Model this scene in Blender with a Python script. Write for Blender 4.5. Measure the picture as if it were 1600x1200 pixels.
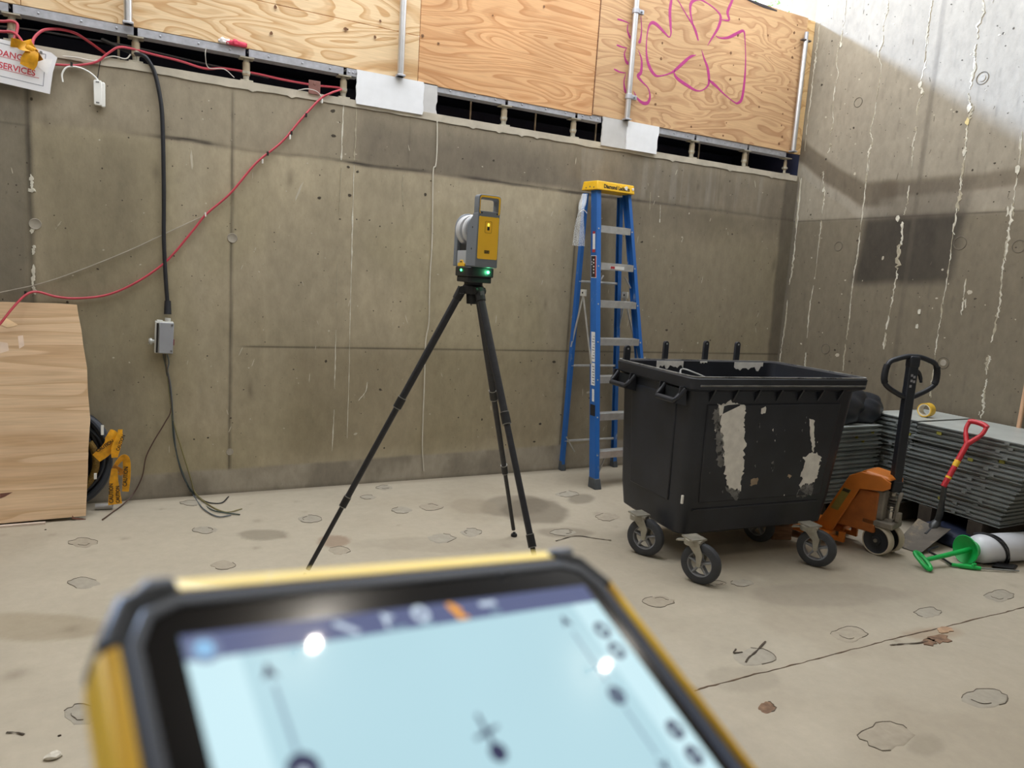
import bpy, bmesh, math, random
import numpy as np
from mathutils import Vector, Matrix
random.seed(7)
rng = np.random.default_rng(5)
for o in list(bpy.data.objects): bpy.data.objects.remove(o)
scene = bpy.context.scene
COL = scene.collection

# ------------------------------------------------------------------ camera
F, YAW, PITCH, ROLL, CAMH = 1144.6, 0.482422, 0.143307, 0.0652428, 1.65
fwd = Vector((math.sin(YAW)*math.cos(PITCH), math.cos(YAW)*math.cos(PITCH), -math.sin(PITCH)))
rgt0 = Vector((math.cos(YAW), -math.sin(YAW), 0)); up0 = rgt0.cross(fwd)
RGT = math.cos(ROLL)*rgt0 + math.sin(ROLL)*up0
UP = -math.sin(ROLL)*rgt0 + math.cos(ROLL)*up0
CPOS = Vector((0, 0, CAMH))
cd = bpy.data.cameras.new('camera'); cam = bpy.data.objects.new('camera', cd); COL.objects.link(cam)
cam.matrix_world = Matrix(((RGT.x, UP.x, -fwd.x, 0), (RGT.y, UP.y, -fwd.y, 0), (RGT.z, UP.z, -fwd.z, CAMH), (0, 0, 0, 1)))
cd.sensor_width = 36; cd.lens = F/1600*36; cd.clip_start = .01
cd.dof.use_dof = True; cd.dof.focus_distance = 4.6; cd.dof.aperture_fstop = 4.6
scene.camera = cam
def ray(u, v): return RGT*((u-800)/F) + UP*(-(v-600)/F) + fwd
def on_z(u, v, z=0.0):
    d = ray(u, v); return CPOS + d*((z-CAMH)/d.z)
def on_y(u, v, y):
    d = ray(u, v); return CPOS + d*(y/d.y)
def on_x(u, v, x):
    d = ray(u, v); return CPOS + d*(x/d.x)

# ------------------------------------------------------------------ world, sun, exposure
w = bpy.data.worlds.new('world'); scene.world = w; w.use_nodes = True
bg = w.node_tree.nodes['Background']; bg.inputs['Color'].default_value = (.965, .985, 1, 1); bg.inputs['Strength'].default_value = 4.7
sd = bpy.data.lights.new('sun', 'SUN'); sd.energy = 14.5; sd.angle = math.radians(4.5); sd.color = (.5, .67, 1)
sun = bpy.data.objects.new('sun', sd); COL.objects.link(sun)
sun.rotation_euler = Vector((.4, -1, -.645)).to_track_quat('-Z', 'Y').to_euler(); sun.location = (0, 12, 12)
vs = scene.view_settings; vs.view_transform = 'Standard'; vs.look = 'None'; vs.gamma = 1; vs.use_curve_mapping = False
vs.exposure = 0.05

# ------------------------------------------------------------------ helpers
def lin(c): 
    return tuple(((x/255)/12.92 if x/255 <= .04045 else ((x/255+.055)/1.055)**2.4) for x in c)
MATS = {}
def mat(name, rgb, rough=.6, metal=0, var=.12, nscale=14, bump=.0, emit=0, trans=0, alpha=1, stretch=None, clear=0, wear=None, wear_amt=.5, wear_scale=9):
    if name in MATS: return MATS[name]
    m = bpy.data.materials.new(name); m.use_nodes = True; MATS[name] = m
    nt = m.node_tree; b = nt.nodes['Principled BSDF']
    c = lin(rgb)
    tc = nt.nodes.new('ShaderNodeTexCoord'); mp = nt.nodes.new('ShaderNodeMapping')
    nt.links.new(tc.outputs['Object'], mp.inputs[0])
    if stretch: mp.inputs['Scale'].default_value = stretch
    n = nt.nodes.new('ShaderNodeTexNoise'); n.inputs['Scale'].default_value = nscale; n.inputs['Detail'].default_value = 6
    nt.links.new(mp.outputs[0], n.inputs['Vector'])
    r = nt.nodes.new('ShaderNodeValToRGB')
    r.color_ramp.elements[0].position = .3; r.color_ramp.elements[1].position = .7
    r.color_ramp.elements[0].color = (*[x*(1-var) for x in c], 1); r.color_ramp.elements[1].color = (*[min(1, x*(1+var)) for x in c], 1)
    nt.links.new(n.outputs['Fac'], r.inputs[0]); out = r.outputs[0]
    if wear:
        n2 = nt.nodes.new('ShaderNodeTexNoise'); n2.inputs['Scale'].default_value = wear_scale; n2.inputs['Detail'].default_value = 9; n2.inputs['Roughness'].default_value = .7
        nt.links.new(mp.outputs[0], n2.inputs['Vector'])
        r2 = nt.nodes.new('ShaderNodeValToRGB'); r2.color_ramp.elements[0].position = 1-wear_amt*.9; r2.color_ramp.elements[1].position = min(1, 1-wear_amt*.9+.1)
        nt.links.new(n2.outputs['Fac'], r2.inputs[0])
        mx = nt.nodes.new('ShaderNodeMix'); mx.data_type = 'RGBA'; mx.inputs[7].default_value = (*lin(wear), 1)
        nt.links.new(r2.outputs[0], mx.inputs[0]); nt.links.new(out, mx.inputs[6]); out = mx.outputs[2]
    nt.links.new(out, b.inputs['Base Color'])
    b.inputs['Roughness'].default_value = rough; b.inputs['Metallic'].default_value = metal
    b.inputs['Coat Weight'].default_value = clear
    if emit:
        b.inputs['Emission Color'].default_value = (*c, 1); b.inputs['Emission Strength'].default_value = emit
    if trans: b.inputs['Transmission Weight'].default_value = trans
    if alpha < 1: b.inputs['Alpha'].default_value = alpha
    if bump:
        bp = nt.nodes.new('ShaderNodeBump'); bp.inputs['Strength'].default_value = bump; bp.inputs['Distance'].default_value = .01
        nt.links.new(n.outputs['Fac'], bp.inputs['Height']); nt.links.new(bp.outputs[0], b.inputs['Normal'])
    return m

class MB:
    """collects shapes into one mesh"""
    def __init__(s): s.v = []; s.f = []
    def add(s, vs_, fs):
        o = len(s.v); s.v += [tuple(p) for p in vs_]; s.f += [tuple(i+o for i in f) for f in fs]; return s
    def box(s, lo, hi):
        x0, y0, z0 = lo; x1, y1, z1 = hi
        return s.add([(x0,y0,z0),(x1,y0,z0),(x1,y1,z0),(x0,y1,z0),(x0,y0,z1),(x1,y0,z1),(x1,y1,z1),(x0,y1,z1)],
                     [(3,2,1,0),(4,5,6,7),(0,1,5,4),(1,2,6,5),(2,3,7,6),(3,0,4,7)])
    def hexa(s, p):   # 8 points: bottom 4 ccw, top 4
        return s.add(p, [(3,2,1,0),(4,5,6,7),(0,1,5,4),(1,2,6,5),(2,3,7,6),(3,0,4,7)])
    def prism(s, poly, ext, origin=(0,0,0), ax=(1,0,0), ay=(0,0,1), az=(0,1,0)):
        """2-D polygon in axes ax, ay extruded from ext[0] to ext[1] along az"""
        O = Vector(origin); ax = Vector(ax); ay = Vector(ay); az = Vector(az); n = len(poly)
        vs_ = [O+ax*p[0]+ay*p[1]+az*ext[0] for p in poly] + [O+ax*p[0]+ay*p[1]+az*ext[1] for p in poly]
        fs = [tuple(range(n)), tuple(range(2*n-1, n-1, -1))] + [((i+1) % n, i, n+i, n+(i+1) % n) for i in range(n)]
        area = sum(poly[i][0]*poly[(i+1) % n][1]-poly[(i+1) % n][0]*poly[i][1] for i in range(n))
        if (area > 0) == (ax.cross(ay).dot(az)*(ext[1]-ext[0]) > 0): fs = [f[::-1] for f in fs]
        return s.add(vs_, fs)
    def frame(s, outer, inner, ext, **k):
        """ring between two polygons with the same count, extruded"""
        O = Vector(k.get('origin', (0,0,0))); ax = Vector(k.get('ax', (1,0,0))); ay = Vector(k.get('ay', (0,0,1))); az = Vector(k.get('az', (0,1,0)))
        n = len(outer); P = lambda p, e: O+ax*p[0]+ay*p[1]+az*e
        vs_ = [P(p, ext[0]) for p in outer]+[P(p, ext[0]) for p in inner]+[P(p, ext[1]) for p in outer]+[P(p, ext[1]) for p in inner]
        fs = []
        for i in range(n):
            j = (i+1) % n
            fs += [(i,j,n+j,n+i), (2*n+i,3*n+i,3*n+j,2*n+j), (i,2*n+i,2*n+j,j), (n+i,n+j,3*n+j,3*n+i)]
        return s.add(vs_, fs)
    def cyl(s, a, b, r, r2=None, n=16, caps=True):
        a = Vector(a); b = Vector(b); r2 = r if r2 is None else r2
        d = (b-a).normalized(); t = Vector((0,0,1)) if abs(d.z) < .9 else Vector((1,0,0))
        e1 = d.cross(t).normalized(); e2 = d.cross(e1)
        vs_ = []
        for c, q in ((a, r), (b, r2)):
            vs_ += [c+(e1*math.cos(2*math.pi*i/n)+e2*math.sin(2*math.pi*i/n))*q for i in range(n)]
        fs = [(i, (i+1) % n, n+(i+1) % n, n+i) for i in range(n)]
        if caps: fs += [tuple(range(n-1, -1, -1)), tuple(range(n, 2*n))]
        return s.add(vs_, fs)
    def lathe(s, prof, a, d, n=24):
        """prof: list of (radius, height) along axis d from a"""
        a = Vector(a); d = Vector(d).normalized(); t = Vector((0,0,1)) if abs(d.z) < .9 else Vector((1,0,0))
        e1 = d.cross(t).normalized(); e2 = d.cross(e1); vs_ = []; m = len(prof)
        for r, h in prof: vs_ += [a+d*h+(e1*math.cos(2*math.pi*i/n)+e2*math.sin(2*math.pi*i/n))*max(r, 1e-5) for i in range(n)]
        fs = [(k*n+i, k*n+(i+1) % n, (k+1)*n+(i+1) % n, (k+1)*n+i) for k in range(m-1) for i in range(n)]
        shut = tuple(prof[0]) == tuple(prof[-1])
        if prof[0][0] > 1e-4 and not shut: fs.append(tuple(range(n-1, -1, -1)))
        if prof[-1][0] > 1e-4 and not shut: fs.append(tuple(range((m-1)*n, m*n)))
        return s.add(vs_, fs)
    def tube(s, pts, r, n=8, smooth=0, closed=False, flat=None):
        P = [Vector(p) for p in pts]
        if smooth: P = spline(P, smooth, closed)
        m = len(P); R_ = r if hasattr(r, '__len__') else [r]*m
        if len(R_) != m: R_ = [R_[min(len(R_)-1, int(i*len(R_)/m))] for i in range(m)]
        T = [((P[(i+1) % m]-P[i-1]) if closed or 0 < i < m-1 else (P[min(i+1, m-1)]-P[max(i-1, 0)])).normalized() for i in range(m)]
        e = T[0].cross(Vector((0.03,0.02,1))).normalized()
        if e.length < .1: e = T[0].cross(Vector((1,0,0))).normalized()
        vs_ = []
        for i in range(m):
            e = (e-T[i]*e.dot(T[i])).normalized(); g = T[i].cross(e)
            vs_ += [P[i]+(e*math.cos(2*math.pi*k/n)+g*math.sin(2*math.pi*k/n)*(flat or 1))*R_[i] for k in range(n)]
        fs = []
        for i in range(m if closed else m-1):
            j = (i+1) % m
            fs += [(i*n+k, i*n+(k+1) % n, j*n+(k+1) % n, j*n+k) for k in range(n)]
        if not closed: fs += [tuple(range(n-1, -1, -1)), tuple(range((m-1)*n, m*n))]
        return s.add(vs_, fs)
    def ribbon(s, pts, nrm, widths, th=.002):
        """flat strip with thickness, lying against a surface with normal nrm"""
        P = [Vector(p) for p in pts]; m = len(P); N = Vector(nrm).normalized(); vs_ = []
        for i in range(m):
            t = (P[min(i+1, m-1)]-P[max(i-1, 0)]).normalized(); sd_ = t.cross(N).normalized()*widths[i]/2
            vs_ += [P[i]-sd_, P[i]+sd_, P[i]+sd_*.8+N*th, P[i]-sd_*.8+N*th]
        fs = []
        for i in range(m-1):
            a, b = i*4, i*4+4
            fs += [(a+k, a+(k+1) % 4, b+(k+1) % 4, b+k) for k in range(4)]
        fs += [(3,2,1,0), tuple(range((m-1)*4, m*4))]
        return s.add(vs_, fs)
    def xf(s, mtx):
        s.v = [tuple(mtx @ Vector(p)) for p in s.v]; return s
    def build(s, name, m, parent=None, world=False, bevel=0, smooth=True, kind=None, seg=2):
        me = bpy.data.meshes.new(name); vs_ = s.v
        if world and parent is not None:
            inv = parent.matrix_basis.inverted(); vs_ = [tuple(inv @ Vector(p)) for p in vs_]
        me.from_pydata(vs_, [], s.f)
        bm = bmesh.new(); bm.from_mesh(me); bmesh.ops.recalc_face_normals(bm, faces=bm.faces); bm.to_mesh(me); bm.free()
        me.materials.append(m)
        if smooth:
            me.shade_smooth(); me.set_sharp_from_angle(angle=math.radians(38))
        o = bpy.data.objects.new(name, me); COL.objects.link(o)
        if parent is not None: o.parent = parent
        if kind: o['kind'] = kind
        if bevel:
            b = o.modifiers.new('bevel', 'BEVEL'); b.width = bevel; b.segments = seg; b.limit_method = 'ANGLE'; b.angle_limit = math.radians(35); b.harden_normals = False
        return o
def spline(P, k, closed=False):
    out = []; m = len(P)
    for i in range(m if closed else m-1):
        p0 = P[i-1] if (closed or i > 0) else P[0]*2-P[1]; p1 = P[i]; p2 = P[(i+1) % m]
        p3 = P[(i+2) % m] if (closed or i+2 < m) else P[-1]*2-P[-2]
        for j in range(k):
            t = j/k
            out.append(.5*((2*p1)+(p2-p0)*t+(2*p0-5*p1+4*p2-p3)*t*t+(3*p1-p0-3*p2+p3)*t**3))
    if not closed: out.append(P[-1])
    return out
def thing(name, label, cat, loc=(0,0,0), rotz=0, group=None, mtx=None):
    o = bpy.data.objects.new(name, None); COL.objects.link(o); o.empty_display_size = .05
    if mtx is not None: o.matrix_basis = mtx
    else: o.location = loc; o.rotation_euler = (0, 0, rotz); o.matrix_basis = Matrix.Translation(Vector(loc)) @ Matrix.Rotation(rotz, 4, 'Z')
    return tag(o, label, cat, group)
def tag(o, label, cat, group=None):
    o['label'] = label; o['category'] = cat
    if group: o['group'] = group
    return o
def dup(root, loc, label=None, rotz=None, group=None):
    r = root.copy(); COL.objects.link(r); r.location = loc
    if rotz is not None: r.rotation_euler = (0, 0, rotz)
    if label: r['label'] = label
    if group: r['group'] = group
    for ch in list(root.children):
        c = ch.copy(); COL.objects.link(c); c.parent = r
        for g in list(ch.children):
            d = g.copy(); COL.objects.link(d); d.parent = c
    return r
def rrect(x0, y0, x1, y1, r, n=5):
    pts = []
    for cx, cy, a0 in ((x1-r, y0+r, -90), (x1-r, y1-r, 0), (x0+r, y1-r, 90), (x0+r, y0+r, 180)):
        pts += [(cx+r*math.cos(math.radians(a0+90*i/n)), cy+r*math.sin(math.radians(a0+90*i/n))) for i in range(n+1)]
    return pts
def text_part(body, size, m, parent, mtx, name='lettering', align='LEFT', ext=.0006, bold=0, sx=1.0):
    cu = bpy.data.curves.new(name, 'FONT'); cu.body = body; cu.size = size; cu.extrude = ext; cu.align_x = align; cu.resolution_u = 3; cu.offset = bold
    t = bpy.data.objects.new(name, cu); COL.objects.link(t)
    me = bpy.data.meshes.new_from_object(t.evaluated_get(bpy.context.evaluated_depsgraph_get())); bpy.data.objects.remove(t)
    me.transform(mtx @ Matrix.Diagonal((sx, 1, 1, 1))); me.materials.clear(); me.materials.append(m)
    o = bpy.data.objects.new(name, me); COL.objects.link(o)
    if parent is not None: o.parent = parent
    return o
def basis(o, x, y, z):
    x = Vector(x); y = Vector(y); z = Vector(z); o = Vector(o)
    return Matrix(((x.x, y.x, z.x, o.x), (x.y, y.y, z.y, o.y), (x.z, y.z, z.z, o.z), (0, 0, 0, 1)))

# ---- numpy value noise for stain maps
def vnoise(x, y, seed):
    r = np.random.default_rng(seed); T = r.random((257, 257)); T[256] = T[0]; T[:, 256] = T[:, 0]
    xi = np.floor(x).astype(int); yi = np.floor(y).astype(int); fx = x-xi; fy = y-yi
    fx = fx*fx*(3-2*fx); fy = fy*fy*(3-2*fy); xi %= 256; yi %= 256
    return T[xi, yi]*(1-fx)*(1-fy)+T[xi+1, yi]*fx*(1-fy)+T[xi, yi+1]*(1-fx)*fy+T[xi+1, yi+1]*fx*fy
def fbm(x, y, seed, oc=5, g=.55):
    s = 0; a = 1; tot = 0
    for k in range(oc):
        s = s+a*vnoise(x*2**k+17.3*k, y*2**k+9.1*k, seed+k); tot += a; a *= g
    return s/tot
def ss(a, b, x):
    t = np.clip((x-a)/(b-a), 0, 1); return t*t*(3-2*t)
def boxmask(x, y, x0, x1, y0, y1, soft): return ss(x0-soft, x0+soft, x)*(1-ss(x1-soft, x1+soft, x))*ss(y0-soft, y0+soft, y)*(1-ss(y1-soft, y1+soft, y))
def mixc(c, col, m): return c*(1-m[..., None])+np.array(lin(col))*m[..., None]
def stain_surface(name, A, B, na, nb, pos, colfn, m):
    """grid with a colour attribute for stains; pos(a,b)->xyz arrays"""
    a = np.linspace(A[0], A[1], na); b = np.linspace(B[0], B[1], nb)
    aa, bb = np.meshgrid(a, b, indexing='ij')
    P = np.stack(pos(aa, bb), -1).reshape(-1, 3)
    i = np.arange(na*nb).reshape(na, nb)
    fc = np.stack([i[:-1, :-1], i[1:, :-1], i[1:, 1:], i[:-1, 1:]], -1).reshape(-1, 4)
    me = bpy.data.meshes.new(name)
    me.vertices.add(len(P)); me.vertices.foreach_set('co', P.astype(np.float32).ravel())
    me.loops.add(fc.size); me.polygons.add(len(fc))
    me.loops.foreach_set('vertex_index', fc.ravel().astype(np.int32)); me.polygons.foreach_set('loop_start', np.arange(0, fc.size, 4, dtype=np.int32))
    me.update(calc_edges=True)
    c = colfn(aa, bb); c = np.concatenate([c, np.ones(c.shape[:-1]+(1,))], -1).reshape(-1, 4)
    at = me.color_attributes.new('stain', 'FLOAT_COLOR', 'POINT'); at.data.foreach_set('color', c.astype(np.float32).ravel())
    me.shade_smooth(); me.materials.append(m)
    o = bpy.data.objects.new(name, me); COL.objects.link(o); return o
def concrete(name, bump=.35, rough=.8, spec=.35, streak=(1, 1, .55), pits=.25, amp=.15):
    m = bpy.data.materials.new(name); m.use_nodes = True; nt = m.node_tree; b = nt.nodes['Principled BSDF']
    at = nt.nodes.new('ShaderNodeAttribute'); at.attribute_name = 'stain'
    tc = nt.nodes.new('ShaderNodeTexCoord'); mp = nt.nodes.new('ShaderNodeMapping'); mp.inputs['Scale'].default_value = streak
    nt.links.new(tc.outputs['Object'], mp.inputs[0])
    n1 = nt.nodes.new('ShaderNodeTexNoise'); n1.inputs['Scale'].default_value = 16; n1.inputs['Detail'].default_value = 10; n1.inputs['Roughness'].default_value = .68
    nt.links.new(mp.outputs[0], n1.inputs['Vector'])
    r1 = nt.nodes.new('ShaderNodeMapRange'); r1.inputs[1].default_value = .25; r1.inputs[2].default_value = .75; r1.inputs[3].default_value = 1-amp; r1.inputs[4].default_value = 1+amp
    nt.links.new(n1.outputs['Fac'], r1.inputs[0])
    n2 = nt.nodes.new('ShaderNodeTexNoise'); n2.inputs['Scale'].default_value = 55; n2.inputs['Detail'].default_value = 2
    nt.links.new(tc.outputs['Object'], n2.inputs['Vector'])
    r2 = nt.nodes.new('ShaderNodeMapRange'); r2.inputs[1].default_value = .70; r2.inputs[2].default_value = .78; r2.inputs[3].default_value = 1; r2.inputs[4].default_value = 1-pits
    nt.links.new(n2.outputs['Fac'], r2.inputs[0])
    mu = nt.nodes.new('ShaderNodeMath'); mu.operation = 'MULTIPLY'; nt.links.new(r1.outputs[0], mu.inputs[0]); nt.links.new(r2.outputs[0], mu.inputs[1])
    mx = nt.nodes.new('ShaderNodeVectorMath'); mx.operation = 'SCALE'; nt.links.new(at.outputs['Color'], mx.inputs[0]); nt.links.new(mu.outputs[0], mx.inputs['Scale'])
    nt.links.new(mx.outputs[0], b.inputs['Base Color'])
    b.inputs['Roughness'].default_value = rough; b.inputs['Specular IOR Level'].default_value = spec
    bp = nt.nodes.new('ShaderNodeBump'); bp.inputs['Strength'].default_value = bump; bp.inputs['Distance'].default_value = .006
    nt.links.new(n1.outputs['Fac'], bp.inputs['Height']); nt.links.new(bp.outputs[0], b.inputs['Normal'])
    return m
def plywood(name, light, dark, sx=1.1, sz=3.2, bands=7, dist=.6, seed=0, rough=.65):
    m = bpy.data.materials.new(name); m.use_nodes = True; nt = m.node_tree; b = nt.nodes['Principled BSDF']; L = nt.links.new
    tc = nt.nodes.new('ShaderNodeTexCoord'); mp = nt.nodes.new('ShaderNodeMapping')
    mp.inputs['Scale'].default_value = (sx, 1, sz); mp.inputs['Location'].default_value = (seed*3.1, seed*1.7, seed*2.3); L(tc.outputs['Object'], mp.inputs[0])
    n = nt.nodes.new('ShaderNodeTexNoise'); n.inputs['Scale'].default_value = 1.5; n.inputs['Detail'].default_value = 1.3; n.inputs['Roughness'].default_value = .45; n.inputs['Distortion'].default_value = dist
    L(mp.outputs[0], n.inputs['Vector'])
    mu = nt.nodes.new('ShaderNodeMath'); mu.operation = 'MULTIPLY'; mu.inputs[1].default_value = bands*2.2; L(n.outputs['Fac'], mu.inputs[0])
    fr = nt.nodes.new('ShaderNodeMath'); fr.operation = 'FRACT'; L(mu.outputs[0], fr.inputs[0])
    rp = nt.nodes.new('ShaderNodeValToRGB'); cr = rp.color_ramp
    l = lin(light); d = lin(dark); mid = [a*.5+c*.5 for a, c in zip(l, d)]
    cr.elements[0].position = 0; cr.elements[0].color = (*l, 1); cr.elements[1].position = 1; cr.elements[1].color = (*l, 1)
    for p, c in ((.42, l), (.56, mid), (.72, mid), (.90, d), (.96, d)):
        e = cr.elements.new(p); e.color = (*c, 1)
    L(fr.outputs[0], rp.inputs[0])
    n2 = nt.nodes.new('ShaderNodeTexNoise'); mp2 = nt.nodes.new('ShaderNodeMapping'); mp2.inputs['Scale'].default_value = (6, 6, 120); L(tc.outputs['Object'], mp2.inputs[0]); L(mp2.outputs[0], n2.inputs['Vector'])
    n2.inputs['Scale'].default_value = 1; n2.inputs['Detail'].default_value = 4
    r2 = nt.nodes.new('ShaderNodeMapRange'); r2.inputs[1].default_value = .3; r2.inputs[2].default_value = .7; r2.inputs[3].default_value = .9; r2.inputs[4].default_value = 1.08; L(n2.outputs['Fac'], r2.inputs[0])
    # large soft tone change across the sheet
    n3 = nt.nodes.new('ShaderNodeTexNoise'); n3.inputs['Scale'].default_value = 1.3; L(tc.outputs['Object'], n3.inputs['Vector'])
    r3 = nt.nodes.new('ShaderNodeMapRange'); r3.inputs[1].default_value = .3; r3.inputs[2].default_value = .7; r3.inputs[3].default_value = .88; r3.inputs[4].default_value = 1.08; L(n3.outputs['Fac'], r3.inputs[0])
    m3 = nt.nodes.new('ShaderNodeMath'); m3.operation = 'MULTIPLY'; L(r2.outputs[0], m3.inputs[0]); L(r3.outputs[0], m3.inputs[1])
    sc = nt.nodes.new('ShaderNodeVectorMath'); sc.operation = 'SCALE'; L(rp.outputs[0], sc.inputs[0]); L(m3.outputs[0], sc.inputs['Scale'])
    L(sc.outputs[0], b.inputs['Base Color']); b.inputs['Roughness'].default_value = rough; b.inputs['Specular IOR Level'].default_value = .3
    return m

D = 5.387      # back wall
W = 5.866      # right wall
LEDGE = 2.82
# ------------------------------------------------------------------ the setting: back wall
def back_col(x, z):
    base = np.array(lin((163, 152, 129)))*np.ones(x.shape+(1,))
    wx = x+.05*(fbm(x*1.7, z*1.7, 3)-.5); wz = z+.05*(fbm(x*1.3, z*1.3, 8)-.5)
    big = fbm(x*.9, z*.9, 11, 5); med = fbm(x*3.1, z*2.2, 21, 5); st = fbm(x*9, z*.8, 31, 4)
    c = base*(.80+.42*big+.0*med)[..., None]*(.84+.32*med)[..., None]*(.90+.2*st)[..., None]
    c = mixc(c, (150, 141, 110), .35*ss(.52, .7, fbm(x*.8+5, z*.8, 77, 3))*(1-ss(2.3, 2.5, z)))
    # upper pour above the construction joint is greyer and darker
    up = ss(2.37, 2.43, wz)
    c = mixc(c, (126, 117, 104), up*.45)
    c = mixc(c, (86, 78, 70), up*.55*boxmask(wx, wz, 1.42, 3.4, 2.3, 2.72, .14)*(.5+med))
    c = mixc(c, (92, 84, 76), .5*boxmask(wx, wz, 3.35, 5.8, 2.2, 2.75, .15)*(.4+st))
    # darker bay left of the first form joint, darker strip beside it
    lf = 1-ss(-.60, -.52, wx+.015*(st-.5)); c = mixc(c, (96, 92, 84), lf*.62)
    c = mixc(c, (86, 78, 66), .55*boxmask(wx, wz, -.55, .1, 1.2, 2.38, .16)*med*1.3)
    c = mixc(c, (84, 78, 68), .5*boxmask(wx, wz, -.3, .1, .2, 1.2, .2)*med*1.2)
    # brown run behind the ladder, darker right part
    c = mixc(c, (104, 95, 81), .5*boxmask(wx, wz, 3.35, 5.9, .2, 2.4, .08)*(.35+med))
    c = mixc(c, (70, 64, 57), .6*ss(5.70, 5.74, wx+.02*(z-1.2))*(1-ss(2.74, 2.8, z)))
    c = mixc(c, (150, 146, 136), .35*ss(.55, .75, fbm(x*14, z*.5, 131, 3))*boxmask(wx, wz, 3.3, 5.7, 2.42, 2.8, .06))
    c = mixc(c, (120, 108, 84), .4*boxmask(wx, wz, 1.0, 3.3, .25, 1.05, .1))
    # pale limey wash areas
    for cx, cz, rx, rz, a in ((.35, 2.0, .10, .55, .5), (.42, 1.3, .06, .4, .35), (.95, 1.55, .5, .3, .25), (2.6, 2.1, .5, .25, .2), (-.38, 2.55, .3, .12, .35), (.5, .9, .15, .3, .25)):
        c = mixc(c, (172, 162, 142), a*np.exp(-((x-cx)/rx)**2-((z-cz)/rz)**2)*(.4+.9*med))
    # vertical form joints (fine dark lines) and construction joints
    for jx, z0, z1, wd, a in ((-.545, .2, 2.8, .018, .85), (.60, .1, 2.75, .010, .85), (3.335, .0, 2.32, .010, .85), (4.86, 2.45, 2.8, .007, .4), (1.83, 2.4, 2.8, .006, .2)):
        c = mixc(c, (66, 61, 53), a*np.exp(-((x-jx-.012*(fbm(z*3, z*0+jx, 51)-.5))/wd)**2)*ss(z0-.05, z0+.05, z)*(1-ss(z1-.05, z1+.05, z))*(.45+.9*fbm(z*4, x*0+jx*7, 61)))
    j = fbm(x*6, x*0+1.3, 91); c = mixc(c, (60, 54, 48), .95*np.exp(-((z-2.395-.03*(fbm(x*2.5, x*0, 95)-.5))/(.006+.012*j))**2)*ss(-.1, .15, x)*(.35+.8*ss(.4, .6, fbm(x*1.1, x*0+4, 96))))
    c = mixc(c, (66, 60, 50), .85*np.exp(-((z-1.057)/.007)**2)*ss(.62, .75, x)*(.5+.6*fbm(x*3, x*0, 93)))
    c = mixc(c, (70, 64, 56), .5*np.exp(-((z-2.36)/.006)**2)*(1-ss(-.58, -.5, x)))
    # kicker band at the foot
    kz = .17+.03*x*.55+.02*(fbm(x*4, x*0, 71)-.5)
    k = 1-ss(-.012, .012, z-kz); c = mixc(c, (160, 152, 138), k*.9); c = mixc(c, (104, 97, 86), k*.55*ss(.45, .7, med))
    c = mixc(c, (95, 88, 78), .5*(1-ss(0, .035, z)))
    # small pale scuffs and dark pock marks
    r = np.random.default_rng(12)
    for _ in range(40):
        px_, pz_ = r.uniform(-1, 5.7), r.uniform(.3, 2.7); q = r.uniform(.012, .025); e = r.uniform(.4, 3)
        near = (abs(x-px_) < .2) & (abs(z-pz_) < .2)
        c[near] = mixc(c[near], (150, 142, 124) if r.random() < .5 else (84, 76, 64), (r.uniform(.2, .5)*np.exp(-((x[near]-px_)/q)**2-((z[near]-pz_)/(q*e))**2)))
    return np.clip(c, .005, 1)
M_WALL = concrete('cast_concrete_back', bump=.4)
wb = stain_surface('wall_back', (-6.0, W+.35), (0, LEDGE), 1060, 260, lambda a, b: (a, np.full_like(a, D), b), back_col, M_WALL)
wb['kind'] = 'structure'
M_CONC_PLAIN = mat('plain_concrete', (150, 140, 122), .85, var=.15, nscale=4, bump=.2)
MB().box((-6, D+.003, -.2), (W+.35, D+.35, LEDGE-.002)).build('wall_core', M_CONC_PLAIN, wb, smooth=False)
# mortar bed along the top of the wall with a ragged lower edge
xs = np.linspace(-6, W-.03, 420); lo = LEDGE-.035-.018*fbm(xs*5, xs*0, 44)-.012*(rng.random(420) < .05)
mb = MB(); n_ = len(xs)
pv = []
for x, z in zip(xs, lo): pv += [(x, D-.007, z), (x, D-.012, LEDGE+.006), (x, D+.30, LEDGE+.008)]
mb.add(pv, [(3*i+k, 3*i+3+k, 3*i+4+k, 3*i+1+k) for i in range(n_-1) for k in (0, 1)])
mb.build('mortar_bed', mat('mortar', (196, 188, 172), .9, var=.14, nscale=9, bump=.3), wb, smooth=False)

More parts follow.
